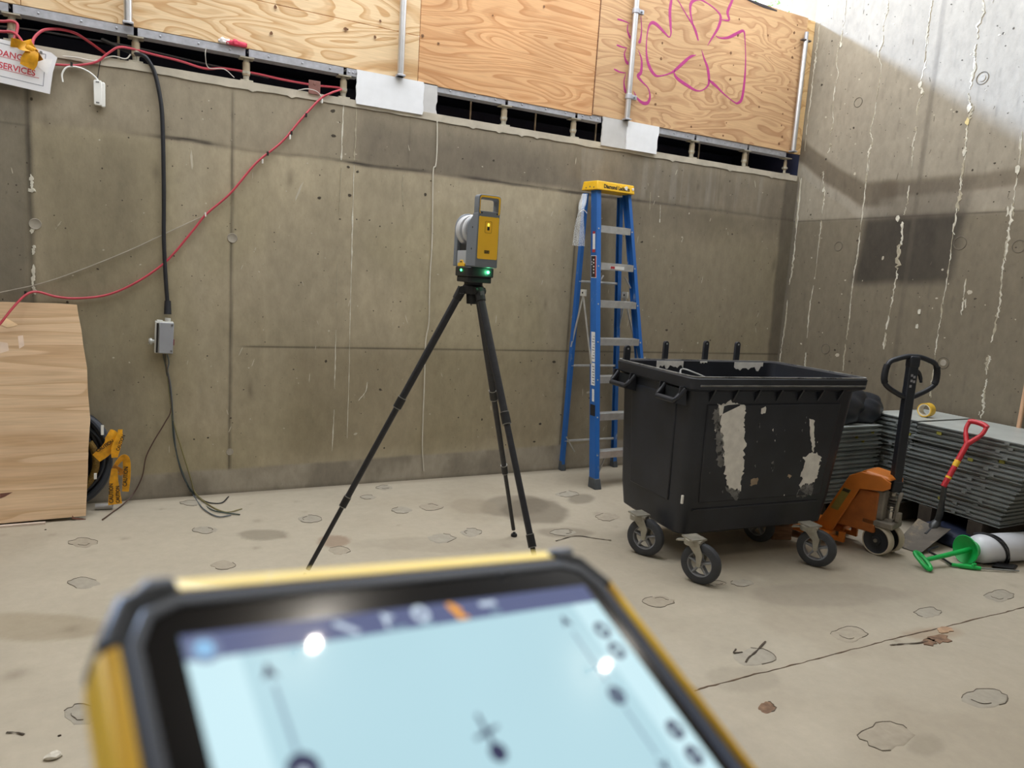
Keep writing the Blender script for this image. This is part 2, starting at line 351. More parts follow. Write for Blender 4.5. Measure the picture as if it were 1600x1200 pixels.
# ------------------------------------------------------------------ right wall
def right_col(y, z):
    c = np.array(lin((148, 140, 125)))*np.ones(y.shape+(1,))
    big = fbm(y*.9+3, z*.9, 211, 5); med = fbm(y*3, z*2, 221, 5); st = fbm(y*10, z*.7, 231, 4)
    c = c*(.84+.34*big)[..., None]*(.90+.2*med)[..., None]*(.94+.12*st)[..., None]
    wy = y+.07*(fbm(y*2, z*2, 241)-.5); wz = z+.07*(fbm(y*2.2, z*2.2, 246)-.5)
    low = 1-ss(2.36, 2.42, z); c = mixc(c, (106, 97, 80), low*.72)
    # darker brown and paler tones above the construction joint: a sloping band, then a level band
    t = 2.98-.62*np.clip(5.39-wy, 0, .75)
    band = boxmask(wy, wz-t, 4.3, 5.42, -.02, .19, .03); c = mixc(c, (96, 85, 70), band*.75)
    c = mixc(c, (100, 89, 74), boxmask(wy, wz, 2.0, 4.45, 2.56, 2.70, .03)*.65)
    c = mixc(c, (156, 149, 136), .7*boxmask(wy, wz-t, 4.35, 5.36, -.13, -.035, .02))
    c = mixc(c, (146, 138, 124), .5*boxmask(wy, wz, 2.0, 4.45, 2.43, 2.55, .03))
    # damp patch of repair
    p1 = on_x(1347, 345, W); p2 = on_x(1487, 440, W)
    c = mixc(c, (48, 44, 40), .85*boxmask(wy+.10*(z-2.1), wz, p2.y, p1.y, 1.82, 2.39, .05)*(.7+.5*med))
    c = mixc(c, (84, 77, 68), .55*boxmask(wy+.1*(z-2.1), wz, p2.y+.0, p1.y, 2.36, 2.68, .04)*(.5+.5*med))
    # form joints
    jy = on_x(1440, 265, W).y
    for yy, wd, a in ((jy, .016, .6), (jy+.02, .005, .4)):
        c = mixc(c, (92, 85, 74), a*np.exp(-((y-yy-.01*(fbm(z*2, z*0, 255)-.5))/wd)**2)*(.5+.6*fbm(z*3, z*0, 256)))
    c = mixc(c, (70, 63, 54), .75*np.exp(-((z-2.387)/.007)**2)*(.3+.9*fbm(y*4, y*0, 259)))
    c = mixc(c, (96, 90, 80), .6*ss(5.30, 5.39, y)*(1-ss(2.7, 2.9, z)))
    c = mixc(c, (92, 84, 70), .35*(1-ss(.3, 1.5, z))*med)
    c = mixc(c, (80, 74, 66), .18*ss(.70, .78, fbm(y*55, z*7, 266, 3)))
    return np.clip(c, .005, 1)
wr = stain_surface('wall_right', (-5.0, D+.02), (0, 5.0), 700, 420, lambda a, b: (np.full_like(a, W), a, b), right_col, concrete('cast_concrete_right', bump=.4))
wr['kind'] = 'structure'
MB().box((W+.003, -5, -.2), (W+.35, D+.35, 5.0)).build('wall_core', M_CONC_PLAIN, wr, smooth=False)

# lime streaks: raised white deposits running down both walls
M_LIME = mat('lime_deposit', (206, 202, 188), .9, var=.12, nscale=40, bump=.4)
M_LIMEG = mat('lime_deposit_thin', (166, 158, 138), .9, var=.15, nscale=40, bump=.3)
def streak(parent, pts, plane, wmin, wmax, seed, gap=.25, m=None, name='lime_streak', branch=.3):
    r = random.Random(seed); P = [on_x(u, v, W) if plane == 'x' else on_y(u, v, D) for u, v in pts]
    P = spline(P, 9); N = (-1, 0, 0) if plane == 'x' else (0, -1, 0)
    mb = MB(); i = 0; n = len(P)
    while i < n-2:
        L = r.randint(4, 16); seg = P[i:min(n, i+L+1)]
        if len(seg) < 3: break
        k = len(seg); wm = r.uniform(wmin, wmax)*(1.6 if r.random() < .2 else 1)
        ws = [max(.0012, wm*(.35+.9*r.random())*min(1, .15+1.1*math.sin(math.pi*(j+.4)/(k-.2)))) for j in range(k)]
        off = r.uniform(-.35, .35)*wm
        jit = [Vector((0, r.gauss(off, wm*.28), r.gauss(0, .003))) if plane == 'x' else Vector((r.gauss(off*.2, wm*.1), 0, 0)) for _ in range(k)]
        mb.ribbon([p+q for p, q in zip(seg, jit)], N, ws, r.uniform(.0015, .004))
        if r.random() < branch:
            o2 = r.uniform(-1.6, 1.6)*wm
            mb.ribbon([p+(Vector((0, o2+r.gauss(0, wm*.2), 0)) if plane == 'x' else Vector((o2, 0, 0))) for p in seg[1:max(3, k//2+1)]], N, [x*.6 for x in ws[1:max(3, k//2+1)]], .002)
        i += L+(r.randint(2, 9) if r.random() < gap else 0)
    return mb.build(name, m or M_LIME, parent, smooth=False)
LS = [
 ([(1281,36),(1276,80),(1272,110),(1268,145),(1262,190),(1257,236)], .010, .022, .05),
 ([(1252,278),(1245,350),(1240,400),(1236,430),(1232,455),(1228,500),(1222,540),(1218,568)], .010, .024, .15),
 ([(1322,0),(1320,25),(1317,42),(1314,62),(1310,75),(1307,100),(1310,115),(1305,135),(1301,170),(1302,190),(1297,215),(1298,228),(1293,240)], .006, .018, .45),
 ([(1287,268),(1286,282),(1288,300),(1284,330),(1282,360),(1280,375),(1278,395),(1274,430),(1272,440),(1266,475),(1262,510),(1260,550),(1258,575)], .007, .020, .45),
 ([(1386,0),(1388,15),(1380,40),(1380,60),(1372,85),(1377,105),(1372,140),(1367,175),(1360,205),(1363,222),(1357,240),(1355,270),(1353,285),(1348,330),(1344,360),(1340,400),(1334,435),(1330,465),(1325,510),(1320,545),(1317,580)], .006, .018, .35),
 ([(1458,0),(1453,25),(1450,50),(1447,72),(1445,95),(1438,130),(1443,145),(1435,160),(1430,190),(1432,205),(1427,225),(1425,255),(1421,290),(1417,320),(1413,335)], .007, .022, .35),
 ([(1410,352),(1408,380),(1404,385),(1402,420),(1400,437),(1393,475),(1385,515),(1381,545)], .010, .034, .2),
 ([(1535,0),(1537,20),(1527,40),(1528,60),(1522,80),(1524,95),(1518,130),(1514,155),(1517,170),(1513,190),(1510,215),(1508,240),(1503,270),(1500,300),(1493,335)], .007, .026, .3),
 ([(1493,335),(1487,380),(1484,410),(1480,440),(1473,480),(1468,510),(1463,540),(1461,560),(1455,600),(1453,622)], .008, .022, .3),
 ([(1597,205),(1592,262),(1588,280),(1584,310),(1580,345),(1575,370),(1568,410),(1565,430),(1562,470),(1558,500),(1550,535)], .010, .028, .3),
 ([(1546,555),(1543,570),(1541,590),(1538,610),(1536,630),(1533,655)], .016, .032, .15),
 ([(1510,435),(1505,470),(1502,492)], .008, .015, .3),
]
for k, (p, a, b, g) in enumerate(LS): streak(wr, p, 'x', a*.6, b*.62, 100+k, g+.12)
for k, (p, a, b, g) in enumerate(LS): streak(wr, p, 'x', a*.7, b*.9, 900+k, .95, M_LIMEG, 'lime_wash', 0)
for k, (u, v, q) in enumerate([(1403,341,.03),(1410,351,.025),(1515,168,.035),(1512,190,.03),(1507,238,.028),(1438,133,.028),(1441,143,.022),(1314,70,.025),(1437,487,.028),(1433,510,.025),(1287,297,.022),(1590,265,.035)]):
    c = on_x(u, v, W); r = random.Random(k); poly = [(q*.6*r.uniform(.6, 1.1)*math.cos(t*.628), q*r.uniform(.6, 1.2)*math.sin(t*.628)) for t in range(10)]
    MB().prism(poly, (0, .006), c, (0, -1, 0), (0, 0, 1), (-1, 0, 0)).build('lime_blob', M_LIME if k != 3 else mat('lime_yellow', (222, 205, 150), .9), wr, smooth=False)
# drips of sealant on the back wall
BS = [([(537,163),(535,205),(533,256)], .010, .014, .0, M_LIME), ([(533,262),(530,330),(527,400),(525,500)], .004, .006, .7, M_LIMEG), ([(525,515),(523,590),(522,640),(519,705)], .006, .009, .35, M_LIME),
      ([(557,167),(555,220),(553,252)], .008, .012, .05, M_LIMEG), ([(553,258),(551,340),(549,420),(547,500),(545,600),(542,695)], .006, .008, .0, M_LIME),
      ([(632,270),(628,290),(631,330)], .005, .008, .2, M_LIMEG), ([(574,597),(571,612),(560,626)], .005, .008, 0, M_LIME),
      ([(49,272),(50,300)], .016, .026, 0, M_LIME), ([(52,345),(50,365)], .02, .03, 0, M_LIME), ([(53,383),(52,398)], .012, .02, 0, M_LIME), ([(53,413),(52,440),(54,460)], .018, .026, 0, M_LIME),
      ([(1016,300),(1015,330)], .004, .008, 0, M_LIMEG), ([(1032,320),(1031,348)], .004, .007, 0, M_LIME), ([(96,345),(86,359)], .008, .012, 0, M_LIMEG)]
for k, (p, a, b, g, m_) in enumerate(BS): streak(wb, p if len(p) > 2 else [p[0], ((p[0][0]+p[1][0])/2, (p[0][1]+p[1][1])/2), p[1]], 'y', a, b, 300+k, g, m_, 'sealant_drip', 0)
# filled tie holes
M_PLUG = mat('tie_plug', (156, 149, 136), .9, var=.1, nscale=30)
M_PLUGD = mat('tie_plug_dark', (100, 93, 81), .9, var=.2, nscale=30)
for u, v, pl, q, m_ in [(363,372,'y',.033,M_PLUG),(359,706,'y',.024,M_PLUG),(55,350,'y',.034,M_PLUG),(1535,122,'x',.05,M_PLUG),(1341,160,'x',.045,M_PLUGD),(1310,385,'x',.045,M_PLUGD),(1500,380,'x',.055,M_PLUGD),(1290,545,'x',.05,M_PLUGD),(1474,567,'x',.05,M_PLUG),(1592,385,'x',.05,M_PLUGD)]:
    c = on_x(u, v, W) if pl == 'x' else on_y(u, v, D); N = Vector((-1, 0, 0)) if pl == 'x' else Vector((0, -1, 0))
    if pl == 'y': MB().lathe([(q, 0), (q, .002), (q*.93, .004), (q*.85, .0025), (0, .003)], c, N, 20).build('tie_hole_plug', m_, wb)
    else:
        MB().lathe([(q, 0), (q*.97, .0025), (q*.88, .0025), (q*.85, 0), (q, 0)], c, N, 20).build('tie_hole_ring', M_PLUGD, wr)
        if m_ is M_PLUG: MB().lathe([(q*.55, 0), (q*.5, .003), (0, .003)], c, N, 14).build('tie_hole_plug', M_PLUG, wr)

# fine pock marks, chips and scratches cast into the walls
def pocks(parent, plane, n, rect, m, name, smin, smax, seed, thin=0):
    r = random.Random(seed); mb = MB()
    for _ in range(n):
        a, z = r.uniform(rect[0], rect[1]), r.uniform(rect[2], rect[3]); q = r.uniform(smin, smax)*(2.2 if r.random() < .1 else 1); e = r.uniform(.6, 1.6); an = r.uniform(-.4, .4)+(1.57 if thin else 0)
        pl = [(q*r.uniform(.6, 1.1)*math.cos(i*1.047)*(3.5 if thin else e), q*r.uniform(.6, 1.1)*math.sin(i*1.047)*(.35 if thin else 1)) for i in range(6)]
        pl = [(x*math.cos(an)-y*math.sin(an), x*math.sin(an)+y*math.cos(an)) for x, y in pl]
        if plane == 'y': mb.add([(a+x, D-.0012, z+y) for x, y in pl]+[(a+x*1.1, D+.001, z+y*1.1) for x, y in pl], [tuple(range(6))]+[(i, (i+1) % 6, 6+(i+1) % 6, 6+i) for i in range(6)])
        else: mb.add([(W-.0012, a-x, z+y) for x, y in pl]+[(W+.001, a-x*1.1, z+y*1.1) for x, y in pl], [tuple(range(6))]+[(i, (i+1) % 6, 6+(i+1) % 6, 6+i) for i in range(6)])
    mb.build(name, m, parent, smooth=False, kind='stuff')
M_PK = mat('pock_dark', (72, 65, 55), .95, var=.2); M_PL_ = mat('pock_pale', (186, 178, 160), .95, var=.1)
pocks(wb, 'y', 420, (-.9, 5.7, .25, 2.75), M_PK, 'pock_marks', .0022, .006, 1); pocks(wb, 'y', 150, (-.9, 5.7, .25, 2.75), M_PL_, 'pale_chips', .002, .006, 2); pocks(wb, 'y', 60, (-.9, 5.7, .3, 2.7), M_PL_, 'pale_scratches', .004, .012, 3, 1)
pocks(wr, 'x', 420, (2.2, 5.3, .9, 4.6), M_PK, 'pock_marks', .002, .006, 4); pocks(wr, 'x', 45, (2.2, 5.3, .9, 4.4), M_PLUGD, 'dark_scratches', .003, .009, 5, 1); pocks(wr, 'x', 90, (2.2, 5.3, .9, 4.4), M_PL_, 'pale_chips', .003, .010, 6)

# ------------------------------------------------------------------ floor
def floor_col(x, y):
    c = np.array(lin((172, 163, 146)))*np.ones(x.shape+(1,))
    big = fbm(x*.8, y*.8, 411, 5); med = fbm(x*3, y*3, 421, 5); sw = fbm(x*2+y, y*7, 431, 4)
    c = c*(.84+.32*big)[..., None]*(.92+.16*med)[..., None]*(.95+.1*sw)[..., None]
    c = mixc(c, (158, 147, 129), .5*ss(.5, .66, fbm(x*.7+3, y*.7, 441, 4)))
    c = mixc(c, (178, 169, 152), .5*ss(.52, .68, fbm(x*1.1+9, y*1.1, 446, 4)))
    def blob(u, v, ru, rv, col, a, sd_):
        nonlocal c
        p = on_z(u, v); e1 = on_z(u+ru, v)-p; e2 = on_z(u, v+rv)-p
        det = e1.x*e2.y-e1.y*e2.x
        s_ = ((x-p.x)*e2.y-(y-p.y)*e2.x)/det; t_ = ((y-p.y)*e1.x-(x-p.x)*e1.y)/det
        d_ = np.sqrt(s_*s_+t_*t_)+.9*(fbm(x*3, y*3, sd_, 4)-.5)
        c = mixc(c, col, a*(1-ss(.72, 1.0, d_)))
    blob(830, 800, 62, 26, (118, 109, 95), .75, 501); blob(800, 790, 60, 18, (104, 95, 82), .55, 505); blob(905, 778, 28, 9, (120, 112, 98), .7, 502)
    blob(745, 790, 40, 14, (146, 135, 117), .5, 503); blob(880, 832, 60, 10, (128, 119, 105), .6, 504)
    blob(525, 845, 28, 10, (132, 106, 86), .6, 506); blob(410, 835, 40, 9, (130, 122, 107), .7, 507); blob(60, 980, 130, 26, (148, 135, 112), .6, 508)
    blob(1460, 990, 60, 14, (150, 128, 104), .5, 509); blob(1445, 1165, 36, 22, (142, 133, 116), .5, 510); blob(700, 850, 180, 14, (152, 143, 127), .4, 511)
    blob(1300, 1060, 260, 40, (176, 167, 150), .4, 512); blob(1290, 930, 120, 20, (138, 129, 115), .45, 513); blob(1160, 1060, 60, 20, (146,138,122), .4, 514)
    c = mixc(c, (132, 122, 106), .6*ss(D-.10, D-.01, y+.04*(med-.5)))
    r = np.random.default_rng(77)
    for _ in range(90):
        qx, qy, q = r.uniform(-.8, 5.2), r.uniform(1.2, 5.2), r.uniform(.012, .04)
        near = (abs(x-qx) < .15) & (abs(y-qy) < .15)
        c[near] = mixc(c[near], (112, 100, 84) if r.random() < .85 else (186, 178, 162), r.uniform(.15, .55)*np.exp(-((x[near]-qx)/q)**2-((y[near]-qy)/q)**2))
    return np.clip(c, .005, 1)
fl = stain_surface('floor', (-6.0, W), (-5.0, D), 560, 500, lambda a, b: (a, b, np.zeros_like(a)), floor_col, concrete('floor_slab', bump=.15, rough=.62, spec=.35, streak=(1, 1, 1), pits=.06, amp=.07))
fl['kind'] = 'structure'
MB().box((-6, -5, -.2), (W, D, -.004)).build('slab_core', M_CONC_PLAIN, fl, smooth=False)
# filled core holes in the slab: thin patches with a trowelled rim
M_PATCH = mat('slab_patch', (161, 151, 134), .8, var=.1, nscale=22, bump=.3)
M_PATCHG = mat('slab_patch_grey', (158, 151, 137), .75, var=.1, nscale=22, bump=.3)
M_RIM = mat('patch_rim', (100, 91, 78), .9, var=.3, nscale=30)
M_BROWN = mat('patch_brown', (124, 98, 78), .9, var=.4, nscale=30, bump=.4)
PATCH = [(130,848,22,7),(131,911,25,8),(320,828,20,5.5),(349,883,18,7),(484,811,18,6),(628,797,16,5),(673,792,18,6),(690,841,20,7),(736,832,16,6),(530,860,17,6),(128,1116,27,16),(1178,1027,32,13),(1327,991,27,11),(1450,957,20,7.5),(1562,931,22,8.5),(1385,1149,40,20),(1540,1091,35,15),(1198,1106,13,9),(1029,940,24,8.5),(1160,911,17,5.5),(886,772,17,4.5),(950,808,18,6),(600,762,13,3.5),(575,777,12,3.2),(1120,912,14,4),(300,786,18,4),(880,832,20,5)]
for k, (u, v, a, b) in enumerate(PATCH):
    r = random.Random(k*3+1); p = on_z(u, v); e1 = on_z(u+a, v)-p; e2 = on_z(u, v-b)-p; n = 22
    th0 = .35 if k % 2 else .1
    rad = [1+.10*r.uniform(-1, 1)+.07*math.cos(4*(2*math.pi*i/n)+th0) for i in range(n)]
    P = lambda q, s_, h: p+(e1*math.cos(2*math.pi*q/n)+e2*math.sin(2*math.pi*q/n))*rad[q % n]*s_+Vector((0, 0, h))
    vs_ = [P(i, 1, 0) for i in range(n)]+[P(i, .97, .0014) for i in range(n)]+[P(i, .8, .0018) for i in range(n)]+[p+Vector((0, 0, .0012))]
    fs = [(i, (i+1) % n, n+(i+1) % n, n+i) for i in range(n)]+[(n+i, n+(i+1) % n, 2*n+(i+1) % n, 2*n+i) for i in range(n)]+[(2*n+i, 2*n+(i+1) % n, 3*n) for i in range(n)]
    MB().add(vs_, fs).build('slab_patch', M_BROWN if k == 17 else (M_PATCHG if k % 3 else M_PATCH), fl)
    L = r.randint(9, 17); s0 = r.randint(0, n); wmax_ = .0026 if v < 1000 else .0038
    MB().ribbon([P(s0+i, 1.0, .0012) for i in range(L)], (0, 0, 1), [wmax_*r.uniform(.3, 1.3) for _ in range(L)], .002).build('patch_rim', M_RIM, fl, smooth=False)
    if k % 2 == 0:
        MB().ribbon([P(s0+L+i, .62, .003) for i in range(7)], (0, 0, 1), [wmax_*r.uniform(.2, .9) for _ in range(7)], .002).build('patch_rim', M_RIM, fl, smooth=False)
# rust burst beside the joint
for k, (u, v, a, b) in enumerate([(1468,999,20,8),(1452,1004,14,6),(1477,985,14,5)]):
    r = random.Random(90+k); p = on_z(u, v); e1 = on_z(u+a, v)-p; e2 = on_z(u, v-b)-p
    n = 16; pts = [p+(e1*math.cos(2*math.pi*i/n)+e2*math.sin(2*math.pi*i/n))*r.uniform(.55, 1.1) for i in range(n)]
    MB().prism([(q.x, q.y) for q in pts], (.0005, .004), (0, 0, 0), (1, 0, 0), (0, 1, 0), (0, 0, 1)).build('rust_burst', M_BROWN if k != 2 else mat('rust_pale', (170, 140, 112), .9, var=.3, nscale=30), fl, smooth=False)
# saw-cut joint
JP = [(1085,1080),(1100,1075),(1145,1063),(1180,1054),(1228,1042),(1270,1031),(1312,1020),(1360,1008),(1400,997),(1440,988),(1480,979),(1530,966),(1570,957),(1600,949),(1640,938)]
r = random.Random(4); jp = spline([on_z(u, v) for u, v in JP], 5)
MB().ribbon([p+Vector((0, r.gauss(0, .002), .0006)) for p in jp], (0, 0, 1), [r.uniform(.003, .0105) for _ in jp], .0012).build('saw_cut_joint', mat('joint_dirt', (92, 74, 58), .95, var=.4, nscale=25), fl, smooth=False)
for pts in ([(1150,1015),(1146,1021),(1160,1020)], [(1165,1036),(1170,1028),(1180,1020),(1196,1003)], [(1390,1009),(1410,1007),(1430,1006),(1450,1003)], [(868,846),(900,838),(930,842),(955,845)], [(10,1146),(25,1146),(38,1149)]):
    pp = spline([on_z(u, v) for u, v in pts], 4)
    MB().ribbon([p+Vector((0, 0, .004)) for p in pp], (0, 0, 1), [r.uniform(.003, .011) for _ in pp], .001).build('crack', mat('crack_dark', (70, 60, 50), .95, var=.3), fl, smooth=False)

# ------------------------------------------------------------------ ceiling slab over the near part, unseen left extension added to darken that side, far walls
ce = MB().box((-6, -5, 5.0), (W+.35, 2.7, 5.35)).box((-6.3, 2.7, 5.0), (-1.9, D+.35, 5.35)).build('ceiling', mat('soffit', (120, 116, 110), .9, var=.1, nscale=2), smooth=False); ce['kind'] = 'structure'
wl = MB().box((-6.3, -5, 0), (-6, D+.35, 5.0)).build('wall_left', M_CONC_PLAIN, smooth=False); wl['kind'] = 'structure'
wn = MB().box((-6, -5.3, 0), (W, -5, 5.0)).build('wall_near', M_CONC_PLAIN, smooth=False); wn['kind'] = 'structure'
# dark void behind the slot, with a lid added to keep sky light out
M_VOID = mat('void_membrane', (24, 30, 58), .7, var=.1)
v_ = MB().box((-6, 6.35, 1.8), (W, 6.4, 3.3)); v_.box((-6, D+.12, 3.12), (W, 6.4, 3.16)); v_.box((-6, D+.352, 1.8), (W, 6.4, 1.85)); v_.box((W, D+.02, 1.8), (W+.05, 6.4, 3.2)); v_.box((-6.05, D+.02, 1.8), (-6, 6.4, 3.2))
vo = v_.build('wall_void', M_VOID, smooth=False); vo['kind'] = 'structure'
g_ = MB().box((-14, 6.45, 2.9), (24, 30, 3.0)).build('ground_outside', mat('outside_ground', (130, 130, 120), .9), smooth=False); g_['kind'] = 'structure'

# ------------------------------------------------------------------ plywood hoarding above the slot
HB, HT = 3.035, 4.275
SY0, SY1 = D-.005, D+.018
P1 = plywood('ply_pale', (228, 200, 160), (200, 160, 114), .75, 2.1, 4.6, 1.3, 1)
P2 = plywood('ply_orange', (214, 168, 122), (190, 138, 92), .45, 3.0, 5.5, 1.2, 2)
P3 = plywood('ply_tan', (206, 169, 128), (180, 139, 102), .7, 2.3, 3.7, 1.6, 5)
P4 = plywood('ply_strip', (224, 190, 138), (196, 154, 104), 2.5, 3, 4, .5, 6)
hr = thing('plywood_hoarding', 'run of plywood sheets fixed above the slot along the concrete wall top', 'hoarding', (0, D, HB))
def sheet(x0, x1, z0, z1, m, lab, yo=0): 
    o = MB().box((x0, SY0+yo, z0), (x1, SY1+yo, z1)).build('plywood_sheet', m, hr, world=True, bevel=.0015, smooth=False); o['label'] = lab; return o
sheet(-3.0, -.565, HB, 3.345, P1, 'pale plywood sheet at far left'); sheet(-3.0, -.565, 3.349, HT, P1, 'upper pale plywood sheet at far left')
sheet(-.562, 1.873, HB, 3.345, P1, 'pale plywood sheet with lively looping grain'); sheet(-.562, 1.873, 3.349, HT, P1, 'upper pale plywood sheet above a straight joint')
sheet(1.876, 3.398, HB-.012, HT, P2, 'orange-toned plywood sheet with level grain', -.004)
sheet(3.404, 5.735, HB, HT, P3, 'tan plywood sheet sprayed with pink graffiti', -.008)
sheet(5.66, W-.004, HB, HT, P4, 'narrow pale plywood strip against the concrete wall', .016)
M_DK = mat('dark_edge', (70, 52, 40), .9)
pts = []
MB().box((3.399, SY0-.009, HB), (3.404, SY0, HT)).build('sheet_edge', mat('ply_edge', (120, 82, 58), .9, var=.5, nscale=60), hr, world=True)
# graffiti strokes
def cz(x, y): return on_y(800+x/3.2, y/3.2, SY0-.0085)
STR = [[(527,95),(560,105),(588,118)],[(580,120),(577,150),(588,182),(600,192)],[(645,80),(648,150),(641,203),(632,213)],[(523,225),(550,235),(575,240)],[(572,240),(562,270),(570,305),(585,322)],
 [(632,250),(648,300),(645,360),(630,380),(650,408),(680,440),(690,480),(680,512),(655,515),(625,490),(608,455)],[(510,345),(540,360),(570,365)],[(568,370),(560,410),(565,450),(575,465)],
 [(803,-30),(790,50),(793,130),(795,168),(785,185),(760,160),(720,120),(695,116),(680,150),(672,220),(675,290),(690,340),(715,375),(740,380),(780,370),(810,355),(850,320),(890,285),(920,275)],
 [(815,350),(812,370),(830,395),(880,430),(920,452),(950,452),(978,430),(985,400),(978,340),(960,290),(948,250)],
 [(985,400),(1020,430),(1060,470),(1110,510),(1130,515),(1150,490),(1163,400),(1168,300),(1165,200),(1157,155),(1120,170),(1080,188),(1040,190),(1018,178)],
 [(815,-25),(870,70),(910,135),(932,203)],[(910,135),(895,80),(892,30),(905,5),(940,-2),(990,25),(1035,65),(1043,95),(1030,140),(1000,190),(978,228)],[(1043,98),(1085,100),(1078,60),(1100,5),(1110,-30)]]
M_PINK = mat('pink_spray', (172, 52, 122), .6, var=.12, nscale=60)
gm = MB()
for s_ in STR:
    P = spline([cz(*q) for q in s_], 6); n = len(P)
    gm.ribbon(P, (0, -1, 0), [.027*(.75+.35*math.sin(i*.21+len(s_)))*min(1, .45+i/6, .45+(n-1-i)/6) for i in range(n)], .0006)
g = gm.build('graffiti', M_PINK, hr, world=True, smooth=False); g['label'] = 'pink sprayed flower-like scrawl'
sm = MB().ribbon([on_y(u, v, SY0-.009) for u, v in ((1165,-2),(1180,4),(1195,10),(1214,17))], (0, -1, 0), [.01, .026, .03, .012], .001).build('black_smear', mat('black_smear', (58, 52, 54), .8), hr, world=True)
# knots and nail heads of the graffitied sheet
M_KNOT = mat('knot', (120, 84, 56), .8, var=.4, nscale=80)
rk = random.Random(3)
KN = [(1246,39),(1241,51),(1242,75),(1238,90),(1236,110),(1234,128),(1231,140),(1228,160),(1223,178),(1221,196),(1222,214),(1217,225),(1153,55),(1142,83),(1190,145),(1186,167),(1035,67),(1033,92),(1094,102),(1146,102),(1135,192),(1080,198),(1025,146),(1024,163),(1141,124),(1200,55),(1155,30),(1130,212),(430,11),(424,52),(586,58),(594,33),(540,45),(660,56),(685,68),(770,24),(850,10),(543,46)]
for u, v in KN:
    c = on_y(u, v, SY0-.0085); q = rk.uniform(.006, .014)
    MB().prism([(q*rk.uniform(.7, 1.2)*math.cos(i*.785), q*rk.uniform(.7, 1.3)*math.sin(i*.785)) for i in range(8)], (0, -.001), c).build('knot', M_KNOT, hr, world=True, smooth=False)

# galvanised channel pieces carrying the sheets
M_GALV = mat('galvanised', (176, 178, 186), .45, .55, var=.15, nscale=25)
PX = [-1.26, -.614, .031, .687, 1.339, 2.612, 3.255, 4.521, 5.163, 5.70]
def channel(x0, x1, lab, y=D-.002):
    t = thing('steel_channel', lab, 'steel channel', ((x0+x1)/2, y, HB-.05), group='galvanised channels under the plywood')
    MB().prism([(0, 0), (.09, 0), (.09, .005), (.005, .005), (.005, .043), (.09, .043), (.09, .048), (0, .048)], (-(x1-x0)/2, (x1-x0)/2), (0, 0, 0), (0, 1, 0), (0, 0, 1), (1, 0, 0)).build('channel_body', M_GALV, t, smooth=False)
    for f_ in (.2, .55, .85):
        MB().lathe([(.007, 0), (.007, .004), (.003, .006), (0, .006)], (-(x1-x0)/2+(x1-x0)*f_, 0, .024), (0, -1, 0), 10).build('bolt', M_GALV, t)
CH = [(-1.25,-.625,'leftmost galvanised channel piece under the plywood at the frame edge'),(-.603,.02,'galvanised channel piece above the danger notice'),(.042,.676,'galvanised channel piece with a red rag lying on it'),(.698,1.328,'galvanised channel piece left of the larger white board'),(1.35,1.43,'stub of galvanised channel touching the larger white board'),
      (2.02,2.60,'galvanised channel piece right of the larger white board'),(2.623,3.244,'galvanised channel piece under the orange plywood sheet'),(3.266,3.50,'short galvanised channel piece left of the smaller white board'),(3.99,4.51,'galvanised channel piece right of the smaller white board'),(4.532,5.152,'galvanised channel piece under the graffiti flower'),(5.174,5.66,'galvanised channel piece nearest the right concrete wall')]
for x0, x1, l in CH: channel(x0, x1, l)
# short jack posts standing on the wall
M_POST = mat('post_zinc', (176, 170, 154), .5, .3, var=.25, nscale=30)
PL = ['jack post at the left frame edge behind the danger notice','','jack post where the black cable goes over the wall','second jack post right of the black cable','jack post where the red cable turns down the wall','jack post right of the larger white board','jack post under the orange plywood, left of the smaller white board','jack post right of the smaller white board','jack post under the graffiti flower','jack post closest to the right concrete wall']
for k, x in enumerate(PX):
    if k == 0: continue
    lab = PL[0] if k == 1 else PL[k]
    t = thing('jack_post', lab, 'steel post', (x, D+.035, LEDGE+.006), group='short jack posts in the slot')
    h = HB-.058-LEDGE; rr = .024 if k < 9 else .016
    MB().cyl((0, 0, .01), (0, 0, h), rr*.8).build('threaded_rod', M_POST, t)
    MB().cyl((-.0, 0, .045), (0, 0, h-.03), rr).build('sleeve', mat('post_brass', (180, 164, 138), .5, .3, var=.2), t)
    MB().box((-.045, -.04, h-.008), (.045, .04, h)).build('head_plate', M_POST, t)
    MB().box((-.04, -.035, .001), (.04, .035, .012)).build('foot_plate', M_POST, t)
    MB().cyl((0, 0, .055), (0, 0, .072), .028, n=6).build('nut', M_POST, t, smooth=False)
for k, (u, v) in enumerate([(735,175),(836,195),(930,215),(1092,235),(1168,250),(185,55)]):
    p = on_y(u, v, D+.5)
    o = MB().cyl((0, 0, 0), (0, 0, 1.0), .008, n=8).build('thin_rod', M_POST); o.location = (p.x, D+.5, 2.1)
    tag(o, ['thin rod in the dark slot just right of the larger white board','thin rod in the dark slot under the orange plywood','thin rod in the dark slot beside the smaller white board','thin rod in the dark slot right of the post under the graffiti','thin rod in the dark slot near the right concrete wall','thin rod in the dark slot left of the black cable'][k], 'rod', 'thin rods deep in the slot')
